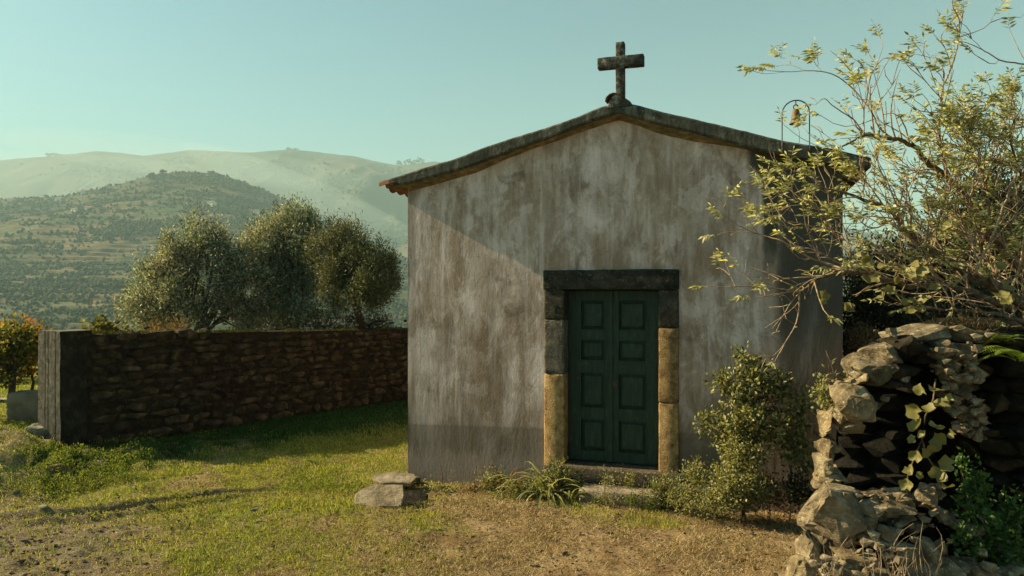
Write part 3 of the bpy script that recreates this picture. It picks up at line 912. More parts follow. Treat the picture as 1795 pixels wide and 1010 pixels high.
def chamfer_panel(x0, x1, z0, z1, y, raise_):
    """raised and fielded panel"""
    m = .025; e = .028
    o = [(x0, y + m, z0), (x1, y + m, z0), (x1, y + m, z1), (x0, y + m, z1)]
    i1 = [(x0 + e, y + .016, z0 + e), (x1 - e, y + .016, z0 + e), (x1 - e, y + .016, z1 - e), (x0 + e, y + .016, z1 - e)]
    i2 = [(x0 + e + .012, y + .016 - raise_, z0 + e + .012), (x1 - e - .012, y + .016 - raise_, z0 + e + .012), (x1 - e - .012, y + .016 - raise_, z1 - e - .012), (x0 + e + .012, y + .016 - raise_, z1 - e - .012)]
    v = o + i1 + i2
    q = [(j, (j + 1) % 4, 4 + (j + 1) % 4, 4 + j) for j in range(4)] + [(4 + j, 4 + (j + 1) % 4, 8 + (j + 1) % 4, 8 + j) for j in range(4)] + [(8, 9, 10, 11)]
    return v, q
for side, (x0, x1) in enumerate(((DL - .0, mid - .004), (mid + .004, DR + .0))):
    leaf = link('door_leaf', None, chapel)
    bpy.data.objects.remove(leaf)
    a = Acc()
    z0, z1 = ZT + .012, ZU - .01
    st = .105; ctr = .075
    if side == 0: xa, xb = x0 + st + .05, x1 - ctr
    else: xa, xb = x0 + ctr, x1 - st - .05
    a.box(x0 + .004, xa, YD, YD + .045, z0, z1); a.box(xb, x1 - .004, YD, YD + .045, z0, z1)
    rails = [(z0, pz[0])] + [(pz[k], pz[k + 1]) for k in (1, 3, 5)] + [(pz[7], z1)]
    for r0, r1 in rails: a.box(xa, xb, YD + .0005, YD + .0445, r0, r1)
    if side == 0: a.box(x1 - .03, x1 + .018, YD - .014, YD - .0008, z0, z1)       # cover strip over the meeting edge
    leaf = a.build('door_leaf', m_door, chapel)
    mo = leaf.modifiers.new('bevel', 'BEVEL'); mo.width = .003; mo.segments = 1
    for k in (0, 2, 4, 6):
        v, q = chamfer_panel(xa - .002, xb + .002, pz[k] - .002, pz[k + 1] + .002, YD + .006, .012)
        link('door_panel', mesh_np('door_panel', v, None, q, m_door), leaf)
        a = Acc(); w = .012
        a.box(xa, xb, YD - .006, YD + .01, pz[k] - w, pz[k]); a.box(xa, xb, YD - .006, YD + .01, pz[k + 1], pz[k + 1] + w)
        a.box(xa - w, xa, YD - .006, YD + .01, pz[k] - w, pz[k + 1] + w); a.box(xb, xb + w, YD - .006, YD + .01, pz[k] - w, pz[k + 1] + w)
        a.build('door_moulding', m_door, leaf)
    if side == 0:
        a = Acc(); hz = F(1068, 640, YD)[1]
        a.tube([(mid - .022, YD - .012, hz + .02), (mid - .022, YD - .035, hz + .015), (mid - .022, YD - .035, hz - .03), (mid - .022, YD - .012, hz - .035)], .005, 6)
        a.build('door_pull', m_iron, leaf)
    else:
        hz = F(1078, 673, YD)[1]
        a = Acc(); a.box(mid + .015, mid + .055, YD - .006, YD + .002, hz - .035, hz + .035)
        a.tube([(mid + .035, YD - .005, hz + .005), (mid + .035, YD - .03, hz + .005), (mid + .075, YD - .036, hz + .025)], .006, 6)
        a.build('door_latch', m_iron, leaf)
a = Acc(); a.box(DL - .02, DR + .02, YD + .05, YD + .07, ZT - .05, ZU + .02); a.build('door_backing', m_door, chapel)

# bell and its hoop
m_rust, nt, b = new_mat('rusty_bell_metal', rough=.7, spec=.4)
k = noise_n(nt, coords(nt), 30, 6, .7)
sock(nt, b, 'Base Color', ramp(nt, k, [(.3, (.07, .04, .022)), (.55, (.17, .10, .055)), (.7, (.28, .19, .11))])); b.inputs['Metallic'].default_value = .35
hy_ = CF - .012
h0, h1 = F(1371, 220, hy_), F(1419, 220, hy_)
zt0 = F(1395, 176, hy_)[1]; zb0 = F(1371, 268, hy_)[1]; zb1 = F(1419, 262, hy_)[1]
rad = (h1[0] - h0[0]) / 2; sc_ = (h0[0] + h1[0]) / 2
hoop = empty('bell_hoop', L2W(sc_, hy_, zb1), -ANG)
tag(hoop, 'thin black iron hoop standing on the right slope of the chapel roof', 'bell hoop')
def hl_(s, y, z): return (s - sc_, y - hy_, z - zb1)
a = Acc()
arch = [hl_(sc_ - rad, hy_, zb0)] + [hl_(sc_ - rad, hy_, z) for z in np.linspace(zb0 + .1, zt0 - rad, 4)] + \
       [hl_(sc_ - rad * math.cos(t), hy_, zt0 - rad + rad * math.sin(t)) for t in np.linspace(0.15, math.pi - .15, 13)] + \
       [hl_(sc_ + rad, hy_, z) for z in np.linspace(zt0 - rad, zb1, 4)]
a.tube(arch, .0065, 6, True); a.build('hoop_rod', m_iron, hoop)
for s_, z_ in ((sc_ - rad, zb0), (sc_ + rad, zb1)):
    a = Acc(); p = hl_(s_, hy_, z_)
    a.box(p[0] - .014, p[0] + .014, p[1] - .004, p[1] + .018, p[2] - .02, p[2] + .04); a.build('bracket', m_iron, hoop)
bs_, bz_ = F(1395, 217, hy_)
bell = empty('bell', L2W(bs_, hy_, bz_), -ANG)
tag(bell, 'small rust brown bell hanging inside the iron hoop', 'bell')
prof = [(.0, .148), (.018, .147), (.030, .135), (.036, .11), (.039, .07), (.044, .035), (.052, .014), (.062, .002), (.060, -.004), (.050, .006), (.040, .03), (.034, .07), (.028, .12), (0, .135)]
kk = 20; v = []; q = []
for r, z in prof:
    for j in range(kk): v.append((max(r, .0005) * math.cos(2 * math.pi * j / kk), max(r, .0005) * math.sin(2 * math.pi * j / kk), z))
for i in range(len(prof) - 1):
    for j in range(kk): q.append((i * kk + j, i * kk + (j + 1) % kk, (i + 1) * kk + (j + 1) % kk, (i + 1) * kk + j))
link('bell_body', mesh_np('bell_body', v, None, q, m_rust, True), bell)
a = Acc(); a.tube([(.022 * math.cos(t), 0, .165 + .022 * math.sin(t)) for t in np.linspace(-1.2, 4.3, 12)], .006, 6)
a.tube([(0, 0, .18), (0, 0, zt0 - bz_)], .006, 6); a.build('hanger', m_rust, bell)
a = Acc(); a.tube([(0, 0, .1), (.005, 0, .02), (.008, 0, -.012)], [.004, .006, .011], 8); a.build('clapper', m_iron, bell)
a = Acc(); a.tube([(.008, 0, -.012), (.03, .0, -.07), (.035, .01, -.14), (.03, .012, -.20)], .0022, 4); a.build('pull_cord', m_iron, bell)

# ------------------------------------------------------------------ rocks
def rock_mesh(name, mat, seed, dims=(1, 1, 1), npt=22, flat=0.0, sub=0, amp=.05, box=.55):
    """angular stone: convex hull of scattered points, optionally refined and roughened. Centred, size = dims"""
    r = random.Random(seed)
    bm = bmesh.new()
    for _ in range(npt):
        d = Vector((r.gauss(0, 1), r.gauss(0, 1), r.gauss(0, 1))).normalized()
        m = max(abs(d.x), abs(d.y), abs(d.z))
        k = (1 - box) + box / m                     # between a ball and a box
        bm.verts.new(d * k * .5 * r.uniform(.82, 1.0))
    res = bmesh.ops.convex_hull(bm, input=bm.verts)
    junk = [g for g in res['geom_interior'] + res['geom_unused'] if isinstance(g, bmesh.types.BMVert)]
    if junk: bmesh.ops.delete(bm, geom=list(set(junk)), context='VERTS')
    lo_ = Vector([min(v.co[i] for v in bm.verts) for i in range(3)]); hi_ = Vector([max(v.co[i] for v in bm.verts) for i in range(3)])
    for v in bm.verts:
        v.co = Vector([((v.co[i] - lo_[i]) / (hi_[i] - lo_[i]) - .5) * dims[i] for i in range(3)])
    if sub:
        mn = min(dims)
        bmesh.ops.bevel(bm, geom=bm.edges[:], offset=mn * .035, segments=1, affect='EDGES')
        bmesh.ops.triangulate(bm, faces=bm.faces[:])
        for _ in range(sub):
            L = max(dims) * (.30 if _ == 0 else .15)
            ed = [e for e in bm.edges if e.calc_length() > L]
            if ed: bmesh.ops.subdivide_edges(bm, edges=ed, cuts=1)
            bmesh.ops.triangulate(bm, faces=[f for f in bm.faces if len(f.verts) > 3])
        A = np.array([v.co[:] for v in bm.verts]); f_ = 1.6 / max(dims)
        o = seed * 3.7
        d = np.stack([fbm(A[:, 0] * f_ * 3 + o, A[:, 1] * f_ * 3, A[:, 2] * f_ * 6, 3, seed + k) - .5 for k in range(3)], 1) * 2 * amp * max(dims)
        bed = (np.abs(((A[:, 2] * 9 / max(dims) + fbm(A[:, 0] * f_ * 2, A[:, 1] * f_ * 2, seed=seed)) % 1) - .5) - .25) * mn * .07
        n_ = nrm(A * [1, 1, .3])
        d = d + n_ * bed[:, None] * 1.6
        for v, q in zip(bm.verts, d): v.co += Vector(q)
    bmesh.ops.recalc_face_normals(bm, faces=bm.faces[:])
    me = bpy.data.meshes.new(name); bm.to_mesh(me); bm.free()
    me.materials.append(mat)
    return me

m_wstone = stone_mat('garden_wall_stone', (.014, .010, .006), (.058, .041, .024), (.17, .125, .075), (.13, .11, .075), .62, 7, 1.0)
m_mortar, nt, b = new_mat('wall_earth', rough=1, spec=.05)
sock(nt, b, 'Base Color', ramp(nt, noise_n(nt, wcoords(nt), 14, 5), [(.35, (.012, .009, .006)), (.65, (.04, .029, .018))]))
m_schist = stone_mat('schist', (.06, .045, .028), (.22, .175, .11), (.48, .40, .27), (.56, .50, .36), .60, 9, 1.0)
m_schistshade = stone_mat('shade_tinted_schist', (.010, .009, .006), (.032, .026, .017), (.10, .078, .048), (.14, .13, .075), .64, 9, 1.0)  # darkened copy of the schist with shade painted into its colour
m_soil, nt, b = new_mat('dark_soil', rough=1, spec=.03)
sock(nt, b, 'Base Color', ramp(nt, noise_n(nt, wcoords(nt), 9, 5), [(.35, (.007, .006, .004)), (.65, (.028, .021, .013))]))
nt.links.new(bump(nt, noise_n(nt, wcoords(nt), 20, 6, .7), 1, .03), b.inputs['Normal'])
m_pale = stone_mat('pale_limestone', (.15, .14, .10), (.27, .24, .18), (.42, .37, .29), (.13, .15, .10), .60, 4, .7)
m_slab = stone_mat('granite_slab', (.10, .08, .052), (.24, .195, .135), (.42, .36, .27), (.33, .31, .24), .62, 5, .8)

# ------------------------------------------------------------------ garden wall
WD = Vector((.655, .755, 0)); WN = Vector((.755, -.655, 0))      # along the wall, and out of its visible face
W0 = Vector((-5.88, 9.30, 0)) + WD * .30
wall = empty('garden_wall', W0, math.atan2(WD.y, WD.x))
tag(wall, 'long dark rubble stone garden wall running back to the chapel', 'stone wall')
WL = 7.0
def wtop(x): return 1.555 - .031 * x
a = Acc()
xs = np.linspace(.0, WL, 60)
for side, y in ((0, .055), (1, .48)):
    pass
for x0, x1 in zip(xs[:-1], xs[1:]):
    t0, t1 = wtop(x0) - .03, wtop(x1) - .03
    v = [(x0, .0, -.4), (x1, .0, -.4), (x1, .0, t1), (x0, .0, t0), (x0, .48, -.4), (x1, .48, -.4), (x1, .48, t1), (x0, .48, t0)]
    a.add(v, None, [(0, 1, 2, 3), (5, 4, 7, 6), (3, 2, 6, 7)])
a.build('wall_core', m_mortar, wall)
protos = [rock_mesh('wall_stone', m_wstone, 100 + k, npt=26, box=.8) for k in range(14)]
rr = random.Random(5)
z = -.12; n_st = 0; small = []
while z < 1.6:
    h = rr.uniform(.075, .16); x = .03 + rr.uniform(0, .04)
    while x < WL:
        w = rr.uniform(.13, .42) * (1.25 if h > .14 else 1)
        zc = z + h / 2 + rr.uniform(-.015, .015)
        if zc + h / 2 < wtop(x) + .03:
            if x < 6.2 and n_st < 298 and w > .15:
                o = link('wall_stone', rr.choice(protos), wall); n_st += 1
                o.location = (x + w / 2, .055 + rr.uniform(-.014, .016), zc)
                o.scale = (w * 1.02, .20, h * 1.04)
                o.rotation_euler = (rr.uniform(-.08, .08) + (math.pi if rr.random() < .5 else 0), rr.uniform(-.09, .09), rr.uniform(-.08, .08))
            else:
                small.append((x + w / 2, .06, zc, w, .18, h))
        if rr.random() < .35: small.append((x + w, .03, z + rr.uniform(0, h), .06, .10, .05))
        x += w + rr.uniform(.0, .02)
    z += h + .004
def joined_rocks(name, lst, mat, parent, seed0, npt=14):
    a = Acc()
    base = []
    for k in range(8):
        me = rock_mesh('tmp', mat, seed0 + k, npt=npt, box=.7)
        vv = np.array([v.co[:] for v in me.vertices]); tt = []
        for p in me.polygons:
            pv = list(p.vertices)
            for j in range(1, len(pv) - 1): tt.append((pv[0], pv[j], pv[j + 1]))
        base.append((vv, np.array(tt))); bpy.data.meshes.remove(me)
    for i, (x, y, z, w, d, h) in enumerate(lst):
        vv, tt = base[i % 8]
        a.add(vv * [w, d, h] + [x, y, z], tt)
    o = a.build(name, mat, parent); o['kind'] = 'stuff'
    return o
joined_rocks('small_stones', small, m_wstone, wall, 140)
# mossy cap
m_moss = leaf_mat('moss', [(0, (.018, .026, .008)), (.5, (.045, .05, .014)), (1, (.13, .10, .03))], .2, .9, .05)
r = np.random.default_rng(3)
n = 9000
x = r.uniform(-.25, WL, n); y = r.uniform(.0, .5, n)
hgt = fbm(x * 3, y * 3, seed=71, octv=3)
keep = hgt > .42
x, y, hgt = x[keep], y[keep], hgt[keep]
a = Acc(); d = rand_dirs(len(x), r); d[:, 2] = np.abs(d[:, 2]) * .8 + .1; d[:, 1] -= .25
leaves2(a, np.stack([x, y - .03, wtop(x) - .05 + (hgt - .42) * .12], 1), d, .045, .014, r)
o = a.build('moss_cap', m_moss, wall); o['kind'] = 'stuff'
# concrete end post with board marks
m_conc, nt, b = new_mat('boardmarked_concrete', rough=.95, spec=.1)
k1 = noise_n(nt, coords(nt), 16, 7, .7); k2 = noise_n(nt, coords(nt, scale=(12, 12, 1)), 2, 4)
c = ramp(nt, k1, [(.3, (.05, .04, .028)), (.5, (.135, .115, .085)), (.7, (.26, .23, .18))])
c = mixc(nt, rng_n(nt, k2, .5, .62, 0, .5), c, (.10, .09, .065))
sock(nt, b, 'Base Color', c); nt.links.new(bump(nt, k1, 1, .015), b.inputs['Normal'])
m_shadeconc = stone_mat('shade_tinted_concrete', (.010, .010, .006), (.028, .025, .016), (.07, .06, .04), (.11, .10, .06), .62, 8, 1.0)  # darker concrete, the shade of the post's right side put into its colour
post = empty('concrete_post', (-5.88, 9.28, 0), 0)
tag(post, 'square concrete post with vertical board marks ending the garden wall', 'post')
A0 = Vector((0, 0)); A1 = Vector((-.405, .175)); A2 = A1 + Vector((.29, .36)); A3 = Vector((.235, .30))
bm = bmesh.new()
zs = [-.4, 1.585]
# front face split in boards with recessed joints
front = []
ts = [0, .19, .21, .24, .52, .535, .56, .66, .675, .70, 1]
dep = [0, 0, .012, 0, 0, .014, 0, 0, .010, 0, 0]
nf = Vector((-.397, -.918))
for t, dd in zip(ts, dep): front.append(A0.lerp(A1, t) - nf * dd)
ring = front + [A2, A3]
NZ = 18
rows_ = []
for k in range(NZ + 1):
    zz_ = zs[0] + (zs[1] - zs[0]) * k / NZ
    row = []
    for i, p in enumerate(ring):
        j = .008 * (fbm(np.array([p.x * 14 + 3]), np.array([p.y * 14]), np.array([zz_ * 7]), 3, 72)[0] - .5) * 2
        row.append(bm.verts.new((p.x + j, p.y + j * .6, zz_ + (0.012 * (fbm(np.array([p.x * 9.]), np.array([p.y * 9.]), seed=73)[0] - .5) if k == NZ else 0))))
    rows_.append(row)
m_ = len(ring)
for k in range(NZ):
    for i in range(m_):
        bm.faces.new([rows_[k][(i + 1) % m_], rows_[k][i], rows_[k + 1][i], rows_[k + 1][(i + 1) % m_]])
bm.faces.new(rows_[-1][::-1])
bmesh.ops.recalc_face_normals(bm, faces=bm.faces[:])
me = bpy.data.meshes.new('post_shaft'); bm.to_mesh(me); bm.free(); me.materials.append(m_conc)
me.materials.append(m_shadeconc)
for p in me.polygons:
    if p.normal.x > .5 and p.normal.z < .5: p.material_index = 1  # right-hand faces take the painted shade
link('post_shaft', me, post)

def rock(name, px, py, w, d, h, mat, label, cat='rock', sink=.25, rz=0, rx=0, ry=0, seed=1, group=None, box=.6, sub=2, amp=.04, at=None, npt=22):
    g = at if at is not None else ghit(px, py)
    o = link(name, rock_mesh(name, mat, seed, (w, d, h), npt, 0, sub, amp, box))
    o.location = (g.x, g.y, g.z + h * (.5 - sink))
    o.rotation_euler = (rx, ry, rz)
    return tag(o, label, cat, group)
# pale dressed block left of the post
blk = rough_block('stone_block', -.27, .29, -.21, .21, -.1, .46, m_pale, None, .05, .014, 8, 91)
g = ghit(42, 737); blk.location = (g.x, g.y + .15, g.z - .02); blk.rotation_euler = (0, 0, R(14))
tag(blk, 'pale dressed stone block on the ground left of the concrete post', 'stone block')
rock('rock', 70, 762, .34, .26, .2, m_pale, 'grey rock lying at the foot of the concrete post', rz=.3, seed=3)
rock('rock', 100, 768, .20, .2, .24, m_wstone, 'dark broken rock against the corner of the concrete post', seed=5)
rock('rock', 171, 818, .25, .17, .10, m_pale, 'small white rock lying in the weeds left of the wall shadow', rz=.2, seed=7, box=.3)
rock('pebble', 76, 892, .09, .06, .05, m_pale, 'tiny white pebble on the grass at the lower left', 'pebble', seed=9, sub=1)
rock('pebble', 26, 865, .06, .05, .04, m_pale, 'tiny pale pebble near the left edge of the grass', 'pebble', seed=10, sub=1)
rock('pebble', 8, 705, .5, .3, .12, m_pale, 'low pale kerb stone at the left edge beside the dressed block', 'kerb stone', seed=12, sub=1)
# slabs heaped at the chapel corner
def slab(px, py, w, d, h, zoff, rz, rx, ry, label, seed, mat=None):
    g = ghit(px, py)
    r_ = random.Random(seed)
    bm = bmesh.new()
    n_ = 7; pts = []
    for k in range(n_):
        t = 2 * math.pi * (k + r_.uniform(-.25, .25)) / n_
        m = max(abs(math.cos(t)), abs(math.sin(t)))
        q = (.05 + .95 / m) * r_.uniform(.80, 1.0) * .5
        pts.append((math.cos(t) * q * w, math.sin(t) * q * d))
    b0_ = [bm.verts.new((x * .97, y * .97, -h / 2)) for x, y in pts]; b1_ = [bm.verts.new((x, y, h / 2)) for x, y in pts]
    bm.faces.new(b0_[::-1]); bm.faces.new(b1_)
    for j in range(n_): bm.faces.new([b0_[j], b0_[(j + 1) % n_], b1_[(j + 1) % n_], b1_[j]])
    bmesh.ops.bevel(bm, geom=bm.edges[:], offset=.010, segments=1, affect='EDGES')
    bmesh.ops.triangulate(bm, faces=bm.faces[:])
    for L in (.12, .06):
        bmesh.ops.subdivide_edges(bm, edges=[e for e in bm.edges if e.calc_length() > L], cuts=1)
        bmesh.ops.triangulate(bm, faces=[f for f in bm.faces if len(f.verts) > 3])
    A = np.array([v.co[:] for v in bm.verts])
    dz = (fbm(A[:, 0] * 7 + seed, A[:, 1] * 7, A[:, 2] * 12, 4, seed) - .5) * .035
    for v, q in zip(bm.verts, dz): v.co += Vector((q * .5, q * .5, q))
    me = bpy.data.meshes.new('stone_slab'); bm.to_mesh(me); bm.free(); me.materials.append(mat or m_slab)
    o = link('stone_slab', me); o.location = (g.x, g.y, g.z + zoff); o.rotation_euler = (rx, ry, rz)
    return tag(o, label, 'stone slab', 'slabs heaped at the left corner of the chapel')
slab(668, 886, .54, .42, .06, .07, R(8), R(24), R(-4), 'thick pale slab tilted forward at the front of the corner heap', 201)
slab(692, 858, .54, .36, .045, .115, R(-4), R(5), 0, 'flat pale slab lying on top at the back of the corner heap', 202)
slab(645, 880, .30, .40, .07, .03, R(20), R(-4), R(-8), 'broken slab edge at the left end of the corner heap', 203)
slab(705, 845, .40, .30, .06, .04, R(30), R(0), R(6), 'small slab tucked against the chapel corner behind the heap', 204)
slab(722, 880, .34, .36, .06, .03, R(-20), R(8), R(10), 'slab coloured dark as if shaded at the right end of the corner heap', 205, m_schistshade)
# step slab before the door
c0 = L2W(F(1088, 862, -.38)[0], -.38, .02)
stp = rough_block('step_slab', -.415, .415, -.14, .14, -.10, .065, m_slab, None, .022, .012, 9, 92)
stp.location = (c0.x, c0.y, .0); stp.rotation_euler = (0, 0, -ANG)
tag(stp, 'long flat stone step lying in the weeds before the green door', 'step')

# ------------------------------------------------------------------ leaf and bark materials
m_olive = leaf_mat('olive_leaf', [(0, (.05, .052, .032)), (.45, (.15, .148, .092)), (.8, (.36, .34, .25)), (1, (.62, .58, .47))], .30, .5, .4, .8)
m_olived = leaf_mat('dark_olive_leaf', [(0, (.035, .04, .016)), (.6, (.10, .10, .04)), (1, (.27, .25, .13))], .22, .5, .35, .8)
m_dark = leaf_mat('evergreen_leaf', [(0, (.010, .013, .005)), (.6, (.028, .03, .011)), (1, (.075, .07, .028))], .2, .5, .3)
m_rose = leaf_mat('shrub_leaf', [(0, (.05, .06, .02)), (.5, (.14, .15, .045)), (.85, (.30, .28, .09)), (1, (.44, .37, .15))], .3, .45, .45)
m_herb = leaf_mat('herb_leaf', [(0, (.07, .08, .026)), (.5, (.21, .21, .075)), (1, (.42, .38, .17))], .35, .6, .25)
m_weed = leaf_mat('weed_leaf', [(0, (.05, .075, .012)), (.5, (.12, .15, .022)), (1, (.21, .22, .04))], .4, .6, .2)
m_ivy = leaf_mat('ivy_leaf', [(0, (.02, .05, .012)), (.5, (.05, .10, .02)), (1, (.10, .17, .035))], .35, .5, .3)
m_fern = leaf_mat('fern_frond', [(0, (.10, .15, .02)), (.5, (.19, .25, .035)), (1, (.30, .34, .06))], .5, .6, .2)
m_acacia = leaf_mat('pinnate_leaf', [(0, (.12, .13, .045)), (.4, (.28, .28, .11)), (.75, (.48, .45, .23)), (1, (.66, .60, .38))], .45, .5, .3)
m_vleaf = leaf_mat('vine_leaf', [(0, (.05, .055, .016)), (.45, (.13, .125, .035)), (.8, (.26, .22, .075)), (1, (.42, .34, .15))], .25, .5, .3)
m_autumn = leaf_mat('autumn_vine_leaf', [(0, (.05, .05, .012)), (.35, (.13, .10, .025)), (.6, (.21, .09, .022)), (.85, (.25, .065, .02)), (1, (.28, .18, .04))], .5, .6, .2)
m_greenv = leaf_mat('green_vine_leaf', [(0, (.03, .04, .010)), (.5, (.08, .085, .02)), (1, (.26, .20, .05))], .45, .6, .2)
m_dry = leaf_mat('dry_leaf', [(0, (.06, .04, .02)), (.5, (.16, .10, .05)), (1, (.30, .21, .11))], .3, .8, .1)
m_strap = leaf_mat('strap_leaf', [(0, (.07, .09, .028)), (.5, (.20, .21, .065)), (1, (.42, .38, .17))], .35, .45, .4)
def bark(name, a_, b_):
    m, nt, b = new_mat(name, rough=.9, spec=.15)
    k = noise_n(nt, wcoords(nt, (1, 1, 1)), 30, 5, .7)
    sock(nt, b, 'Base Color', ramp(nt, k, [(.35, a_), (.65, b_)]))
    nt.links.new(bump(nt, k, .7, .01), b.inputs['Normal'])
    return m
m_bark = bark('olive_bark', (.035, .026, .017), (.12, .095, .065))
m_twig = bark('pale_bark', (.16, .105, .062), (.40, .30, .20))
m_limb = bark('limb_bark', (.055, .036, .022), (.20, .14, .085))

def curve_pts(a_, b_, n=6, sag=0.0, wob=0.0, r=random):
    a_, b_ = Vector(a_), Vector(b_)
    L = (b_ - a_).length
    o1 = Vector((r.gauss(0, 1), r.gauss(0, 1), r.gauss(0, 1))) * wob * L
    return [a_.lerp(b_, t) + o1 * math.sin(math.pi * t) + Vector((0, 0, sag * L * math.sin(math.pi * t))) for t in [i / (n - 1) for i in range(n)]]

def crown_tree(name, base, lobes, nclump, nleaf, size, mat, label, cat, group=None, trunk_r=.09, spread=.17, width=.26, seed=1, bmat=None, cheap=True, shell=.55, upness=.4, trunk_top=None):
    """lobes: (centre, rx, ry, rz). Trunk, limbs running to clumps, and leaves round the clumps"""
    r = np.random.default_rng(seed); pr = random.Random(seed)
    e = empty(name, base)
    B = Vector(base)
    wts = np.array([l[1] * l[3] + l[1] * l[2] for l in lobes]); wts = wts / wts.sum()
    cl = []
    for l, w in zip(lobes, wts):
        k = max(3, int(round(nclump * w)))
        d = rand_dirs(k, r); rad = r.uniform(shell ** 2, 1.0, (k, 1)) ** .5
        rad *= 1 + .12 * (r.random((k, 1)) - .5)
        cl.append(np.array(l[0])[None] + d * rad * np.array([l[1], l[2], l[3]])[None])
    C_ = np.concatenate(cl)
    tt = Vector(trunk_top) if trunk_top else B + Vector((0, 0, max(.3, (Vector(lobes[0][0]) - B).z * .45)))
    at = Acc()
    at.tube([p - B for p in curve_pts(B - Vector((0, 0, .15)), tt, 6, 0, .05, pr)], list(np.linspace(trunk_r * 1.25, trunk_r * .75, 6)), 8)
    at.build('trunk', bmat or m_bark, e, True)
    ab = Acc()
    for l in lobes:
        lc = Vector(l[0]); mid_ = curve_pts(tt, lc, 6, .05, .08, pr)
        ab.tube([p - B for p in mid_], list(np.linspace(trunk_r * .6, trunk_r * .25, 6)), 5)
    for c_ in C_[::2]:
        cv = Vector(c_)
        l = min(lobes, key=lambda q: (Vector(q[0]) - cv).length)
        st = tt.lerp(Vector(l[0]), pr.uniform(.45, 1))
        ab.tube([p - B for p in curve_pts(st, cv, 5, .04, .08, pr)], list(np.linspace(trunk_r * .2, trunk_r * .05, 5)), 4, False)
    ab.build('branches', bmat or m_bark, e, True)
    per = r.poisson(nleaf / len(C_), len(C_))
    idx = np.repeat(np.arange(len(C_)), per)
    off = r.normal(0, 1, (len(idx), 3)) * [1, 1, 1.35] * spread * r.uniform(.6, 1.3, (len(C_), 1))[idx]
    pos = C_[idx] + off
    out = nrm(off + 1e-3)
    d = out * .7 + rand_dirs(len(idx), r) * .8; d[:, 2] += upness
    al = Acc()
    (leaves2 if cheap else leaves)(al, pos - np.array(B)[None], d, size, size * width, rng=r)
    al.build('crown', mat, e)
    return tag(e, label, cat, group)

def lobe(px, py, Y, rx, ry, depth):
    c_ = P(px, py, Y); k = Y / FOC
    return (tuple(c_), rx * k, depth, ry * k)

def gz(x, y): return float(gheight(x, y))
def gbase(px, Y): X = (px - CX) / FOC * Y; return (X, Y, gz(X, Y))
# olive trees beyond the wall
G_OL = 'olive trees behind the garden wall'
crown_tree('olive_tree', gbase(330, 14.2), [lobe(285, 520, 14.2, 58, 62, .8), lobe(355, 500, 14.4, 75, 80, 1.0), lobe(372, 448, 14.3, 33, 40, .5), lobe(350, 434, 14.2, 15, 24, .3), lobe(430, 475, 14.4, 42, 42, .7), lobe(425, 520, 14.5, 60, 70, .9), lobe(305, 470, 14.2, 26, 34, .35), lobe(342, 412, 14.2, 8, 20, .1), lobe(379, 412, 14.2, 9, 20, .12), lobe(300, 432, 14.1, 8, 20, .1), lobe(266, 480, 14.1, 10, 26, .12), lobe(415, 460, 14.3, 10, 24, .12), lobe(243, 535, 14.1, 12, 20, .12), lobe(255, 552, 14.0, 34, 36, .5)],
           150, 44000, .075, m_olive, 'broad silvery olive bush at the left behind the garden wall', 'tree', G_OL, seed=301, spread=.11, width=.30)
crown_tree('olive_tree', gbase(505, 15.0), [lobe(505, 440, 15.2, 70, 60, 1.0), lobe(530, 405, 15.2, 36, 38, .55), lobe(470, 495, 15.0, 62, 80, .9), lobe(545, 470, 15.1, 62, 75, .9), lobe(455, 430, 15.0, 26, 40, .4), lobe(522, 378, 15.2, 10, 14, .12), lobe(545, 386, 15.2, 9, 14, .1), lobe(462, 405, 15.0, 9, 24, .1), lobe(490, 395, 15.1, 9, 20, .1), lobe(575, 410, 15.1, 12, 20, .12), lobe(438, 445, 15, 10, 18, .1), lobe(500, 545, 14.8, 70, 40, .8)],
           140, 44000, .075, m_olive, 'tallest olive tree, middle of the three behind the garden wall', 'tree', G_OL, seed=302, spread=.11, width=.30)
crown_tree('olive_tree', gbase(606, 13.6), [lobe(628, 462, 13.9, 62, 50, .8), lobe(640, 490, 13.7, 58, 55, .8), lobe(590, 440, 14.0, 45, 45, .6), lobe(590, 500, 13.8, 42, 48, .6), lobe(662, 480, 13.8, 34, 50, .5)],
           110, 42000, .062, m_olived, 'dark round olive tree with a visible trunk, nearest to the chapel', 'tree', G_OL, seed=303, spread=.095, width=.32, trunk_r=.085, trunk_top=tuple(P(610, 505, 13.7)))
crown_tree('undergrowth_bush', gbase(560, 13.4), [lobe(560, 570, 13.4, 70, 16, .4), lobe(480, 575, 13.0, 40, 14, .3)], 50, 4500, .06, m_dark, 'low dark undergrowth between the olive trees behind the wall', 'bush', seed=304, spread=.08)
crown_tree('undergrowth_bush', gbase(645, 13.9), [lobe(650, 566, 13.9, 45, 12, .4)], 30, 2200, .05, m_dark, 'low scrub under the round olive tree by the chapel', 'bush', seed=305, spread=.07)
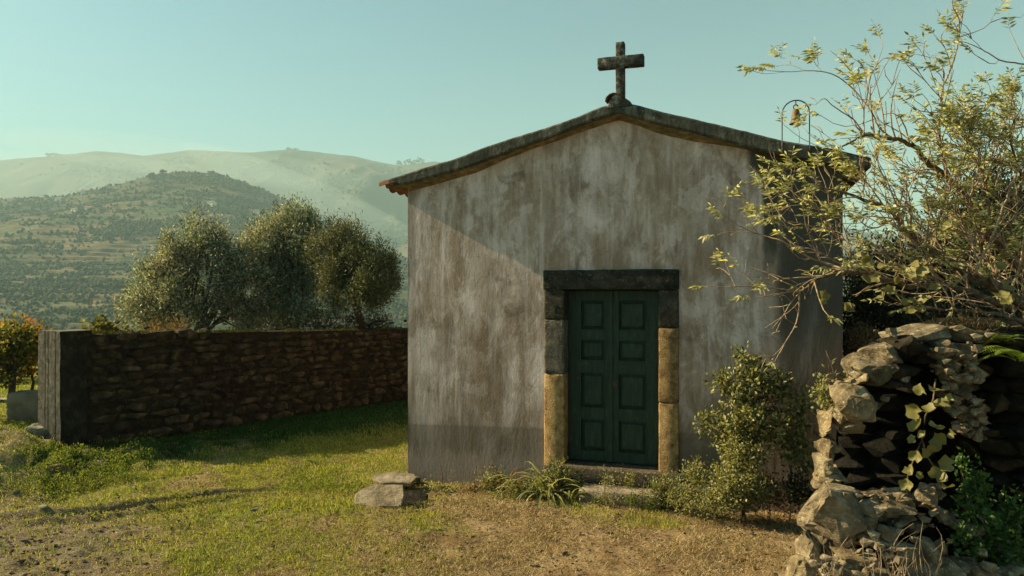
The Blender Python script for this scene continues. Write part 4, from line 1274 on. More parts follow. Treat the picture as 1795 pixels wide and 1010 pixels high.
# vines
crown_tree('grape_vine', gbase(22, 11.5), [lobe(12, 610, 11.5, 34, 32, .5), lobe(18, 650, 11.5, 26, 28, .4), lobe(-40, 620, 11.6, 40, 40, .5)], 40, 2600, .085, m_greenv, 'grape vine with a dark bare trunk at the left edge', 'vine', 'vines left of the concrete post', .06, .10, .7, 306, cheap=False, trunk_top=tuple(P(24, 655, 11.5)))
crown_tree('grape_vine', gbase(58, 12.6), [lobe(52, 620, 12.6, 22, 34, .4), lobe(45, 595, 12.6, 24, 16, .3)], 30, 1500, .085, m_autumn, 'grape vine with orange and red autumn leaves beside the post', 'vine', 'vines left of the concrete post', .035, .09, .7, 307, cheap=False)
crown_tree('grape_vine', gbase(185, 10.9), [lobe(175, 577, 10.9, 20, 10, .2), lobe(205, 583, 11.0, 18, 8, .2)], 16, 520, .07, m_greenv, 'yellow green vine shoots peeping over the left end of the garden wall', 'vine', None, .02, .05, .7, 308, cheap=False)
crown_tree('dry_grass_tuft', gbase(290, 11.6), [lobe(290, 583, 11.8, 40, 10, .3)], 20, 700, .09, m_dry, 'tuft of sunlit dry growth on top of the garden wall below the olives', 'grass tuft', None, .01, .06, .14, 309)
# far orchard line behind the vines
crown_tree('grape_vine', gbase(15, 16.0), [lobe(0, 600, 16, 40, 22, .6), lobe(-60, 600, 16, 40, 26, .6)], 30, 1600, .09, m_autumn, 'autumn vine row further back at the left edge', 'vine', None, .04, .12, .7, 310)

# ------------------------------------------------------------------ shrub and plants along the chapel foot
def fl(px, py, yo):      # point in front of the facade
    s, z_ = F(px, py, yo); return L2W(s, yo, z_)
def flobe(px, py, yo, rx, ry, depth):
    p = fl(px, py, yo); k = p.y / FOC
    return (tuple(p), rx * k, depth, ry * k)
def fbase(px, yo):
    p = fl(px, 800, yo); return (p.x, p.y, gz(p.x, p.y))
crown_tree('climbing_shrub', fbase(1310, -.38), [flobe(1300, 690, -.30, 46, 46, .14), flobe(1300, 635, -.22, 17, 26, .08), flobe(1340, 670, -.25, 30, 40, .1), flobe(1372, 690, -.2, 22, 46, .1), flobe(1290, 760, -.35, 40, 50, .18), flobe(1335, 750, -.3, 42, 50, .2), flobe(1245, 745, -.25, 20, 14, .08), flobe(1262, 665, -.18, 14, 12, .06)],
           70, 3600, .055, m_rose, 'tall leafy shrub climbing the wall right of the green door', 'shrub', None, .016, .042, .6, 320, m_limb, False, .2, .1, tuple(fl(1308, 790, -.33)))
crown_tree('climbing_shrub', fbase(1385, -.30), [flobe(1392, 765, -.22, 22, 30, .1), flobe(1398, 720, -.2, 14, 24, .08), flobe(1405, 800, -.25, 20, 24, .1)],
           34, 900, .055, m_rose, 'thinner leafy shrub beside the rock heap at the chapel wall', 'shrub', None, .010, .045, .6, 321, m_limb, False, .2, .1, tuple(fl(1388, 800, -.25)))
def herb(px, py, yo, rx, ry, n, mat, label, seed, size=.032, cat='plant', dep=.12):
    crown_tree('low_plant', fbase(px, yo), [flobe(px, py, yo, rx, ry, dep)], max(8, n // 60), n, size, mat, label, cat, 'low plants along the foot of the chapel', .005, .04, .6, seed, m_limb, False, .3, .25)
herb(1300, 860, -.65, 46, 34, 2600, m_herb, 'pale mounded plant at the foot of the tall shrub', 330, .036)
herb(1262, 850, -.50, 34, 26, 1500, m_herb, 'low grey green plant between the doorway and the tall shrub', 331)
herb(1215, 832, -.38, 16, 18, 700, m_herb, 'small yellowish plant by the right door jamb', 332)
herb(1165, 862, -.45, 26, 20, 900, m_rose, 'dark low plant at the right end of the step', 333)
herb(1195, 872, -.55, 30, 14, 800, m_herb, 'ground hugging plant right of the step', 334)
herb(772, 868, -.30, 36, 16, 1500, m_herb, 'pale green low plant beside the slab heap', 335, .03)
herb(985, 842, -.30, 32, 24, 1700, m_rose, 'dark green bushy plant left of the step', 336, .036)
herb(1350, 860, -.45, 40, 28, 1300, m_dry, 'tangle of dry brown growth under the tall shrub', 337)
herb(1400, 860, -.50, 30, 26, 900, m_dark, 'dark growth in the shade beside the rock heap', 338, .04)
herb(862, 848, -.22, 24, 18, 700, m_herb, 'small leafy plant under the wall left of the strap leaved clump', 339)
herb(1090, 845, -.24, 50, 6, 500, m_herb, 'thin line of weeds between threshold and step', 340, .026, dep=.03)
herb(835, 866, -.30, 40, 10, 900, m_dry, 'reddish dry creeping plant along the wall foot', 341, .028)
herb(1300, 800, -.50, 40, 30, 1500, m_herb, 'light leafy growth midway down the tall shrub', 343, .036)
herb(905, 868, -.50, 40, 12, 900, m_herb, 'small leafy weeds in front of the strap leaved clump', 344, .026)
herb(1060, 882, -.60, 50, 6, 500, m_herb, 'sparse weeds along the front edge of the step', 345, .022)
herb(1130, 880, -.58, 30, 9, 500, m_weed, 'fresh green weeds before the right end of the step', 346, .024)
herb(1250, 885, -.72, 60, 9, 900, m_herb, 'low weeds at the edge of the bare ground', 342, .024)
# strap leaved clumps
def strap_clump(px, yo, n, L, W, mat, label, seed, lean=.7):
    b_ = Vector(fbase(px, yo)); r = random.Random(seed)
    e = empty('strap_leaf_plant', b_)
    a = Acc()
    for k in range(n):
        az = r.uniform(0, 2 * math.pi); l_ = L * r.uniform(.6, 1.15); el = r.uniform(.7, 1.45); w_ = W * r.uniform(.7, 1.2)
        hd = Vector((math.cos(az), math.sin(az), 0)); sd = Vector((-hd.y, hd.x, 0))
        base_ = hd * r.uniform(0, .07) + sd * r.uniform(-.07, .07)
        pts = []; p = base_.copy(); ang = el
        N = 8
        for i in range(N + 1):
            pts.append(p.copy()); p = p + (hd * math.cos(ang) + Vector((0, 0, math.sin(ang)))) * l_ / N; ang -= (.13 + .10 * lean) + .04 * i * lean
        v = []
        for i, q in enumerate(pts):
            ww = w_ * (1 - (i / N) ** 2.2) * (.65 + .35 * min(1, i / 2)) + .001
            v += [q - sd * ww / 2 + Vector((0, 0, ww * .25)), q, q + sd * ww / 2 + Vector((0, 0, ww * .25))]
        qd = []
        for i in range(N): qd += [(3 * i, 3 * i + 1, 3 * i + 4, 3 * i + 3), (3 * i + 1, 3 * i + 2, 3 * i + 5, 3 * i + 4)]
        a.add([tuple(c) for c in v], None, qd)
    a.build('strap_leaves', mat, e, True)
    tag(e, label, 'plant', 'strap leaved plants along the foot of the chapel')
strap_clump(958, -.42, 60, .56, .036, m_strap, 'largest clump of arching strap leaves left of the step', 350)
strap_clump(925, -.36, 30, .50, .032, m_strap, 'strap leaved clump leaning on the left door jamb', 351)
strap_clump(888, -.26, 26, .46, .026, m_dry, 'brownish upright strap leaves under the stained wall', 352, .35)
strap_clump(1002, -.45, 22, .34, .026, m_strap, 'short strap leaves between the big clump and the step', 353)

# ------------------------------------------------------------------ dark trees and scrub right of the chapel
crown_tree('evergreen_tree', gbase(1760, 11.5), [lobe(1740, 420, 11.5, 80, 110, 1.1), lobe(1800, 370, 11.5, 80, 90, 1.0), lobe(1690, 480, 11.3, 60, 70, .8), lobe(1850, 470, 11.3, 90, 120, 1.0), lobe(1770, 520, 11, 100, 60, 1.0)],
           190, 26000, .10, m_dark, 'dark evergreen tree behind the pale tree at the right edge', 'tree', 'dark trees right of the chapel', .12, .2, .4, 401)
crown_tree('evergreen_tree', gbase(1600, 12.5), [lobe(1600, 500, 12.5, 70, 60, .9), lobe(1560, 540, 12.3, 60, 55, .9), lobe(1650, 470, 12.4, 40, 50, .7), lobe(1530, 495, 12.6, 40, 50, .6)],
           120, 17000, .09, m_dark, 'dark bushy tree just right of the chapel corner', 'tree', 'dark trees right of the chapel', .09, .18, .4, 402)
crown_tree('scrub_bush', gbase(1520, 8.2), [lobe(1515, 540, 8.3, 34, 50, .4), lobe(1500, 600, 8.2, 24, 60, .35), lobe(1540, 620, 8.0, 40, 60, .4)],
           80, 8500, .06, m_dark, 'shaded scrub filling the gap between chapel corner and rock wall', 'bush', None, .03, .11, .4, 403)
crown_tree('scrub_bush', gbase(1508, 7.3), [lobe(1505, 600, 7.3, 22, 26, .15)], 22, 1600, .028, m_dry, 'small brownish pink bush beside the chapel corner above the rocks', 'bush', None, .012, .05, .5, 404)
crown_tree('scrub_bush', gbase(1600, 7.6), [lobe(1620, 560, 7.6, 90, 26, .6), lobe(1740, 550, 7.4, 90, 40, .6), lobe(1830, 560, 7.2, 80, 60, .6)],
           90, 8000, .06, m_dark, 'dark undergrowth on top of the rock wall beneath the pale tree', 'bush', None, .02, .12, .4, 405)

# ------------------------------------------------------------------ ruined dry stone wall in the right foreground
ruin = empty('ruined_stone_wall', (2.6, 4.6, 0))
tag(ruin, 'broken dry stone wall end with loose rocks in the right foreground', 'stone wall')
RO = Vector((2.6, 4.6, 0))
# dark earthen core: hollow face between a thin left flank and the right mass
CORE = [(1418, 1120), (1446, 960), (1455, 880), (1462, 800), (1470, 720), (1500, 670), (1535, 625), (1580, 592), (1660, 585), (1740, 590), (1810, 605), (1950, 640), (2300, 660), (2300, 1120)]
bm = bmesh.new()
YF = lambda px, py: 4.62 + .17 * float(sstep(1446, 1466, px) * sstep(1670, 1640, px) * sstep(675, 705, py) * sstep(880, 850, py)) + .10 * math.sin(px * .02) + (.12 if px < 1490 else 0) - .35 * max(0, (py - 860) / 250)
NX, NZ_ = 46, 34
def core_pt(u, v):
    # u across, v up: interpolate between left boundary and right
    py = 1120 - v * (1120 - 585)
    lx = np.interp(-py, [-1120, -960, -880, -800, -720, -670, -625, -592, -585], [1418, 1446, 1455, 1462, 1470, 1500, 1535, 1580, 1640])
    px = lx + u * (2300 - lx)
    py = py + (max(0, px - 1740) * .12 if v > .8 else 0)
    Y = YF(px, py)
    n_ = fbm(np.array([px * .02]), np.array([py * .02]), seed=81)[0]
    return P(px, py, Y + (n_ - .5) * .22)
gridv = [[bm.verts.new(core_pt((i / NX) ** 1.4, j / NZ_) - RO) for i in range(NX + 1)] for j in range(NZ_ + 1)]
for j in range(NZ_):
    for i in range(NX): bm.faces.new([gridv[j][i], gridv[j][i + 1], gridv[j + 1][i + 1], gridv[j + 1][i]])
# top and left flank carried backwards
back_t = [bm.verts.new(v.co + Vector((.75, 1.15, .06))) for v in gridv[-1]]
for i in range(NX): bm.faces.new([gridv[-1][i], gridv[-1][i + 1], back_t[i + 1], back_t[i]])
back_l = [bm.verts.new(gridv[j][0].co + Vector((.75, 1.15, .06))) for j in range(NZ_)] + [back_t[0]]
for j in range(NZ_): bm.faces.new([gridv[j][0], gridv[j + 1][0], back_l[j + 1], back_l[j]])
back_b = [bm.verts.new((v.co.x, v.co.y, -.3)) for v in back_t]
for i in range(NX): bm.faces.new([back_t[i], back_t[i + 1], back_b[i + 1], back_b[i]])
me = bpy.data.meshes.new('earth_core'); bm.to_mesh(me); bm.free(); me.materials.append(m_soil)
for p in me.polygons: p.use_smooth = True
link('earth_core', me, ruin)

rp = random.Random(99)
def rst(px, py, w, h, Y, d=None, rot=0, mat=None, seed=None, sub=2, rz=0, rx=0, box=.78, amp=.06, npt=15, lab=None):
    """one stone of the ruin, w x h in photo pixels at distance Y"""
    k = Y / FOC
    seed = seed or rp.randrange(10000)
    W, H = w * k, h * k
    D = d if d else (W + H) * .55
    o = link('stone', rock_mesh('stone', mat or m_schist, seed, (W, D, H), npt, 0, sub, amp, box), ruin)
    c_ = P(px, py, Y); o.location = c_ - RO
    o.rotation_euler = (rx, rot, rz)
    if lab: o['label'] = lab
    return o
S, D_ = m_schist, m_schistshade
m_deepshade = stone_mat('shade_black_stone', (.004, .004, .003), (.011, .010, .007), (.032, .027, .018), (.05, .048, .03), .66, 9, 1.0)  # near-black stone, shade of the hollow and face put into its colour
# --- top capping
rst(1600, 588, 100, 36, 4.50, .42, R(-8), S, 501, amp=.05, lab='long mossy capstone')
rst(1665, 584, 92, 26, 4.55, .40, R(6), S, 502)
rst(1712, 588, 70, 24, 4.60, .36, R(4), S, 503)
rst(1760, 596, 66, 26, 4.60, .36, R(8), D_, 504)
rst(1568, 612, 70, 46, 4.42, .35, R(-25), D_, 505)
rst(1610, 618, 66, 40, 4.45, .32, R(15), D_, 506)
rst(1652, 606, 50, 22, 4.40, .25, R(14), S, 507)
# --- upper left flank
rst(1548, 622, 62, 46, 4.36, .30, R(30), S, 508)
rst(1522, 640, 72, 52, 4.34, .34, R(-32), S, 509, amp=.05)
rst(1560, 650, 84, 34, 4.34, .30, R(-4), D_, 510)
rst(1508, 662, 74, 30, 4.30, .30, R(-22), S, 511)
rst(1545, 668, 90, 20, 4.32, .30, R(4), D_, 512)
rst(1490, 704, 82, 64, 4.22, .34, R(10), S, 513, box=.55, amp=.05, npt=24, lab='large pale rounded boulder')
rst(1492, 748, 40, 26, 4.28, .14, R(4), m_pale, 514, box=.9, lab='small bright square stone')
rst(1466, 725, 28, 40, 4.34, .22, R(10), S, 515)
# --- thin left edge
for i, (x, y, w, h, rot) in enumerate([(1448, 745, 26, 46, 6), (1446, 782, 24, 40, 2), (1441, 815, 26, 40, 8), (1446, 838, 44, 26, -4), (1436, 846, 34, 20, 0), (1460, 830, 36, 22, 6)]):
    rst(x, y, w, h, 4.34, .24, R(rot), S, 520 + i)
# --- lower left big block
rst(1452, 892, 86, 96, 4.16, .40, R(18), S, 530, box=.95, amp=.05, npt=12, lab='large tilted yellowish block')
rst(1480, 868, 90, 36, 4.22, .30, R(14), D_, 531)
rst(1432, 930, 44, 60, 4.20, .25, R(-5), S, 532)
rst(1420, 965, 44, 70, 4.14, .25, R(8), S, 533)
rst(1408, 1005, 60, 66, 4.08, .3, R(10), S, 534)
rst(1396, 1050, 70, 60, 4.04, .3, 0, S, 535)
# --- heap of loose stones low in the middle
H = [(1546, 884, 98, 38, 3, 4.10, 'long pale loose slab'), (1520, 890, 60, 30, -8, 4.06), (1580, 876, 60, 34, -14, 4.14), (1516, 917, 40, 32, -22, 4.04), (1572, 908, 50, 24, 6, 4.08),
     (1548, 936, 56, 36, 18, 4.02), (1530, 948, 56, 18, 12, 3.98), (1578, 962, 76, 34, 16, 3.96), (1622, 962, 44, 62, -34, 3.98, 'upright tilted slab in the heap'),
     (1620, 872, 40, 34, -30, 4.12), (1638, 862, 36, 22, -24, 4.16), (1565, 985, 34, 30, 24, 3.92), (1600, 1000, 70, 34, -6, 3.90), (1650, 960, 22, 34, -10, 3.98),
     (1500, 975, 80, 26, 6, 3.96), (1480, 1000, 90, 40, 0, 3.90), (1545, 1010, 80, 34, 6, 3.86), (1650, 1000, 60, 28, -12, 3.92), (1690, 990, 50, 30, 16, 3.98),
     (1655, 905, 60, 24, 20, 4.12), (1690, 925, 50, 22, 14, 4.14), (1720, 1005, 60, 26, 4, 3.96), (1770, 1000, 60, 26, -8, 3.98), (1600, 920, 44, 22, -10, 4.08), (1605, 1040, 120, 40, 0, 3.86), (1480, 1050, 110, 50, 0, 3.88), (1720, 1045, 110, 40, 0, 3.9)]
for i, t in enumerate(H):
    rst(t[0], t[1], t[2], t[3], t[5], (t[2] + t[3]) * .5 * t[5] / FOC + .04, R(t[4]), S, 550 + i, lab=t[6] if len(t) > 6 else None, box=.8)
# --- sunlit column of small stones at the right of the hollow
Cc = [(1650, 620, 44, 20, 4), (1672, 628, 36, 18, -8), (1688, 612, 40, 18, 6), (1662, 640, 40, 20, 10), (1690, 634, 34, 18, 0), (1680, 654, 46, 20, -12), (1652, 650, 30, 18, 8), (1700, 650, 30, 26, 20), (1690, 668, 50, 16, -14), (1708, 656, 26, 18, 30),
      (1668, 668, 34, 18, 0), (1665, 690, 36, 14, 6), (1680, 684, 28, 14, -8), (1668, 704, 30, 16, 4), (1712, 712, 26, 14, 0), (1700, 726, 30, 12, -6), (1712, 734, 24, 12, 0), (1694, 742, 28, 12, 4), (1712, 748, 22, 10, 0), (1680, 728, 20, 14, 0), (1702, 700, 24, 14, 10), (1675, 716, 26, 12, 0), (1690, 756, 22, 10, 0), (1706, 764, 20, 9, 0)]
for i, (x, y, w, h, rot) in enumerate(Cc):
    rst(x, y, w * 1.15, h * 1.15, 4.32 + .05 * (i % 3), .17, R(rot), S, 600 + i, sub=1)
# --- stones of the shaded face, the shade painted into their dark colours
rp2 = random.Random(17)
lst = []
y = 600
cnt = 0
while y < 1010:
    hrow = rp2.uniform(18, 34); x = 1470 + rp2.uniform(-10, 10)
    while x < 1830:
        w = rp2.uniform(28, 70)
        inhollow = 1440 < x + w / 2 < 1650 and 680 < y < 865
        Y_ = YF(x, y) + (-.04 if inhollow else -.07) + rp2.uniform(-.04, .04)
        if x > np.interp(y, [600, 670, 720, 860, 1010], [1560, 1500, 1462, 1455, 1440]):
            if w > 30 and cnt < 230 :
                rst(x + w / 2, y + hrow / 2, w * 1.05, hrow * 1.02, Y_, .22, R(rp2.uniform(-14, 14)), m_deepshade if inhollow or rp2.random() < .55 else D_, 700 + cnt, sub=0, box=.7, npt=18); cnt += 1
        x += w + rp2.uniform(1, 8)
    y += hrow + 2

# rubble wedged between the big stones
lst = []
for (x_, y_, w_, h_, Y_) in [(t[0], t[1], t[2], t[3], t[5]) for t in H] + [(c_[0], c_[1], c_[2], c_[3], 4.3) for c_ in Cc] + [(1500, 660, 80, 60, 4.3), (1560, 640, 90, 50, 4.32), (1450, 800, 30, 140, 4.3), (1430, 940, 50, 160, 4.15), (1640, 600, 160, 30, 4.4)]:
    for _ in range(5 if w_ < 70 else 9):
        p = P(x_ + rp.uniform(-.65, .65) * w_, y_ + rp.uniform(-.7, .7) * h_, Y_ - rp.uniform(-.02, .09)) - RO
        s_ = rp.uniform(.012, .05)
        lst.append((p.x, p.y, p.z, s_ * 1.5, s_ * 1.2, s_))
joined_rocks('rubble', lst, m_schist, ruin, 180, 10)
# plants on and round the ruin
def wobj(name, label, cat, base, group=None):
    e = empty(name, base); return tag(e, label, cat, group)
def path(pts): return [P(*p) for p in pts]
vine = wobj('trailing_vine', 'trailing vine with large cupped leaves hanging over the rock hollow', 'vine', tuple(P(1648, 660, 4.1)))
vb = Vector(vine.location)
a = Acc()
vp = path([(1640, 665, 4.18), (1636, 700, 4.08), (1622, 730, 4.05), (1616, 770, 4.02), (1625, 800, 4.0), (1645, 830, 4.0), (1650, 850, 4.0)])
vp2 = path([(1616, 770, 4.02), (1604, 800, 4.0), (1592, 830, 4.0), (1590, 850, 4.0)])
a.tube([p - vb for p in vp], .005, 5); a.tube([p - vb for p in vp2], .004, 5); a.build('stem', m_limb, vine, True)
rl = random.Random(4)
def big_leaf(parent, p, size, nrm_dir, roll, mat, seed):
    """lobed cupped leaf, 12 rim points"""
    r_ = random.Random(seed); n_ = 16
    v = [(0, 0, 0)]; rim = []
    cup = r_.uniform(.1, .9); fold = r_.uniform(.1, .7); curl = r_.uniform(-.8, .8)
    for k in range(n_):
        t = 2 * math.pi * k / n_
        rim.append((t, size * .5 * (1 + .13 * math.cos(5 * t) + .05 * math.cos(2 * t) + r_.uniform(-.06, .06)) * (.55 if k == 12 else 1)))
    for fr_ in (.5, 1):
        for t, rad in rim:
            x_, y_ = rad * fr_ * math.cos(t), rad * fr_ * math.sin(t)
            v.append((x_, y_, size * (cup * (fr_ * .5) ** 2 + fold * abs(x_) / size + curl * (y_ / size) ** 2 + .05 * fr_ * math.sin(3 * t))))
    f = [(0, 1 + k, 1 + (k + 1) % n_) for k in range(n_)]
    for k in range(n_):
        a_, b_ = 1 + k, 1 + (k + 1) % n_
        f += [(a_, a_ + n_, b_ + n_), (a_, b_ + n_, b_)]
    me = mesh_np('leaf', v, f, None, mat, True)
    o = link('leaf', me, parent); o.location = p
    q = Vector(nrm_dir).to_track_quat('Z', 'Y'); o.rotation_euler = (q @ Matrix.Rotation(roll, 3, 'Z').to_quaternion()).to_euler()
    return o
LV = [(1616, 682, 26), (1640, 684, 30), (1602, 720, 34), (1646, 712, 38), (1630, 722, 30), (1662, 700, 22), (1610, 748, 34), (1640, 750, 28), (1650, 775, 36), (1628, 790, 30), (1606, 800, 26), (1660, 815, 32), (1642, 835, 34), (1596, 825, 22), (1590, 850, 26), (1660, 855, 26), (1620, 765, 22), (1668, 760, 20), (1600, 772, 20), (1615, 835, 16)]
for i, (x, y, s_) in enumerate(LV):
    Yl = 4.0 + rl.uniform(-.05, .06)
    big_leaf(vine, P(x, y, Yl) - vb, s_ / FOC * Yl * .85, (rl.uniform(-1.2, .2), rl.uniform(-.8, .1), rl.uniform(-.4, .9)), rl.uniform(0, 6.28), m_vleaf, 40 + i)
crown_tree('ivy_plant', tuple(P(1710, 1000, 4.2)), [lobe(1705, 850, 4.22, 16, 26, .06), lobe(1700, 895, 4.18, 26, 26, .08), lobe(1725, 930, 4.12, 30, 26, .08), lobe(1745, 965, 4.08, 40, 24, .1), lobe(1770, 985, 4.05, 40, 18, .1), lobe(1690, 955, 4.0, 22, 14, .06), lobe(1780, 905, 4.15, 30, 30, .08), lobe(1685, 820, 4.3, 10, 20, .04)],
           80, 2400, .034, m_ivy, 'bright green creeping plant low at the right of the ruin', 'plant', None, .004, .035, .75, 451, m_limb, False, .2, .1, tuple(P(1712, 930, 4.2)))
# ferns
def fern(px, py, Y, n, L, label, seed):
    r = random.Random(seed); b_ = P(px, py, Y); e = empty('fern', b_); a = Acc()
    for k in range(n):
        az = r.uniform(math.pi * .75, math.pi * 1.9); hd = Vector((math.cos(az), math.sin(az) * .7, 0)).normalized(); sd = Vector((-hd.y, hd.x, 0))
        l_ = L * r.uniform(.6, 1.1); ang = r.uniform(.5, 1.15); p = Vector((r.uniform(-.05, .05), r.uniform(-.05, .05), 0)); N = 18; pts = []
        for i in range(N + 1):
            pts.append(p.copy()); p = p + (hd * math.cos(ang) + Vector((0, 0, math.sin(ang)))) * l_ / N; ang -= .095
        a.tube(pts, list(np.linspace(.003, .001, N + 1)), 3, False)
        for i in range(2, N + 1):
            f = i / N; w_ = l_ * .24 * math.sin(math.pi * min(1, f * .93 + .05)) + .004
            t_ = (pts[i] - pts[i - 1]).normalized()
            for sg in (-1, 1):
                tip = pts[i] + (sd * sg * .95 + t_ * .35) * w_ + Vector((0, 0, -w_ * .15))
                wd = t_ * (l_ / N * .42)
                a.add([tuple(pts[i] - wd), tuple((pts[i] + tip) / 2 - wd * .8), tuple(tip), tuple((pts[i] + tip) / 2 + wd * .8), tuple(pts[i] + wd)], [(0, 1, 4), (1, 3, 4), (1, 2, 3)])
    a.build('frond', m_fern, e)
    tag(e, label, 'fern', 'ferns on top of the ruin')
fern(1788, 632, 4.25, 13, .26, 'bright green fern at the right edge below the tree', 461)
fern(1768, 598, 4.4, 8, .2, 'smaller fern on the wall top behind the bright one', 462)
# dry twigs and grasses in front of the ruin
tw = wobj('dry_twigs', 'bare dry twigs and stalks in front of the lowest rocks', 'twigs', tuple(P(1490, 1020, 3.8)))
a = Acc(); tb = Vector(tw.location); r_ = random.Random(8)
for k in range(60):
    x = r_.uniform(1440, 1640); p0 = P(x, 1025, r_.uniform(3.65, 3.85)); l_ = r_.uniform(.08, .34)
    d_ = Vector((r_.uniform(-.8, .5), r_.uniform(-.3, .3), 1)).normalized()
    a.tube([p - tb for p in curve_pts(p0, p0 + d_ * l_, 5, 0, .12, r_)], list(np.linspace(.0022, .0009, 5)), 3, False)
a.build('stalks', m_twig, tw)
dn = wobj('fallen_branch', 'short broken branch leaning in the dark at the right', 'branch', tuple(P(1745, 930, 4.1)))
a = Acc(); tb = Vector(dn.location)
a.tube([p - tb for p in path([(1718, 905, 4.12), (1728, 920, 4.1), (1745, 945, 4.08), (1762, 975, 4.04), (1776, 985, 4.02)])], [.012, .014, .010, .012, .006], 6)
a.build('stick', m_limb, dn, True)
crown_tree('wall_weed', tuple(P(1448, 700, 4.4)), [lobe(1448, 690, 4.4, 16, 24, .05)], 12, 200, .034, m_herb, 'small weed sprouting beside the pale rounded boulder', 'plant', None, .003, .03, .65, 471, m_limb, False)
crown_tree('wall_weed', tuple(P(1690, 590, 4.6)), [lobe(1680, 583, 4.6, 60, 12, .12)], 24, 900, .035, m_dry, 'dry brown weeds along the top of the ruin', 'plant', None, .003, .04, .25, 472, m_limb)

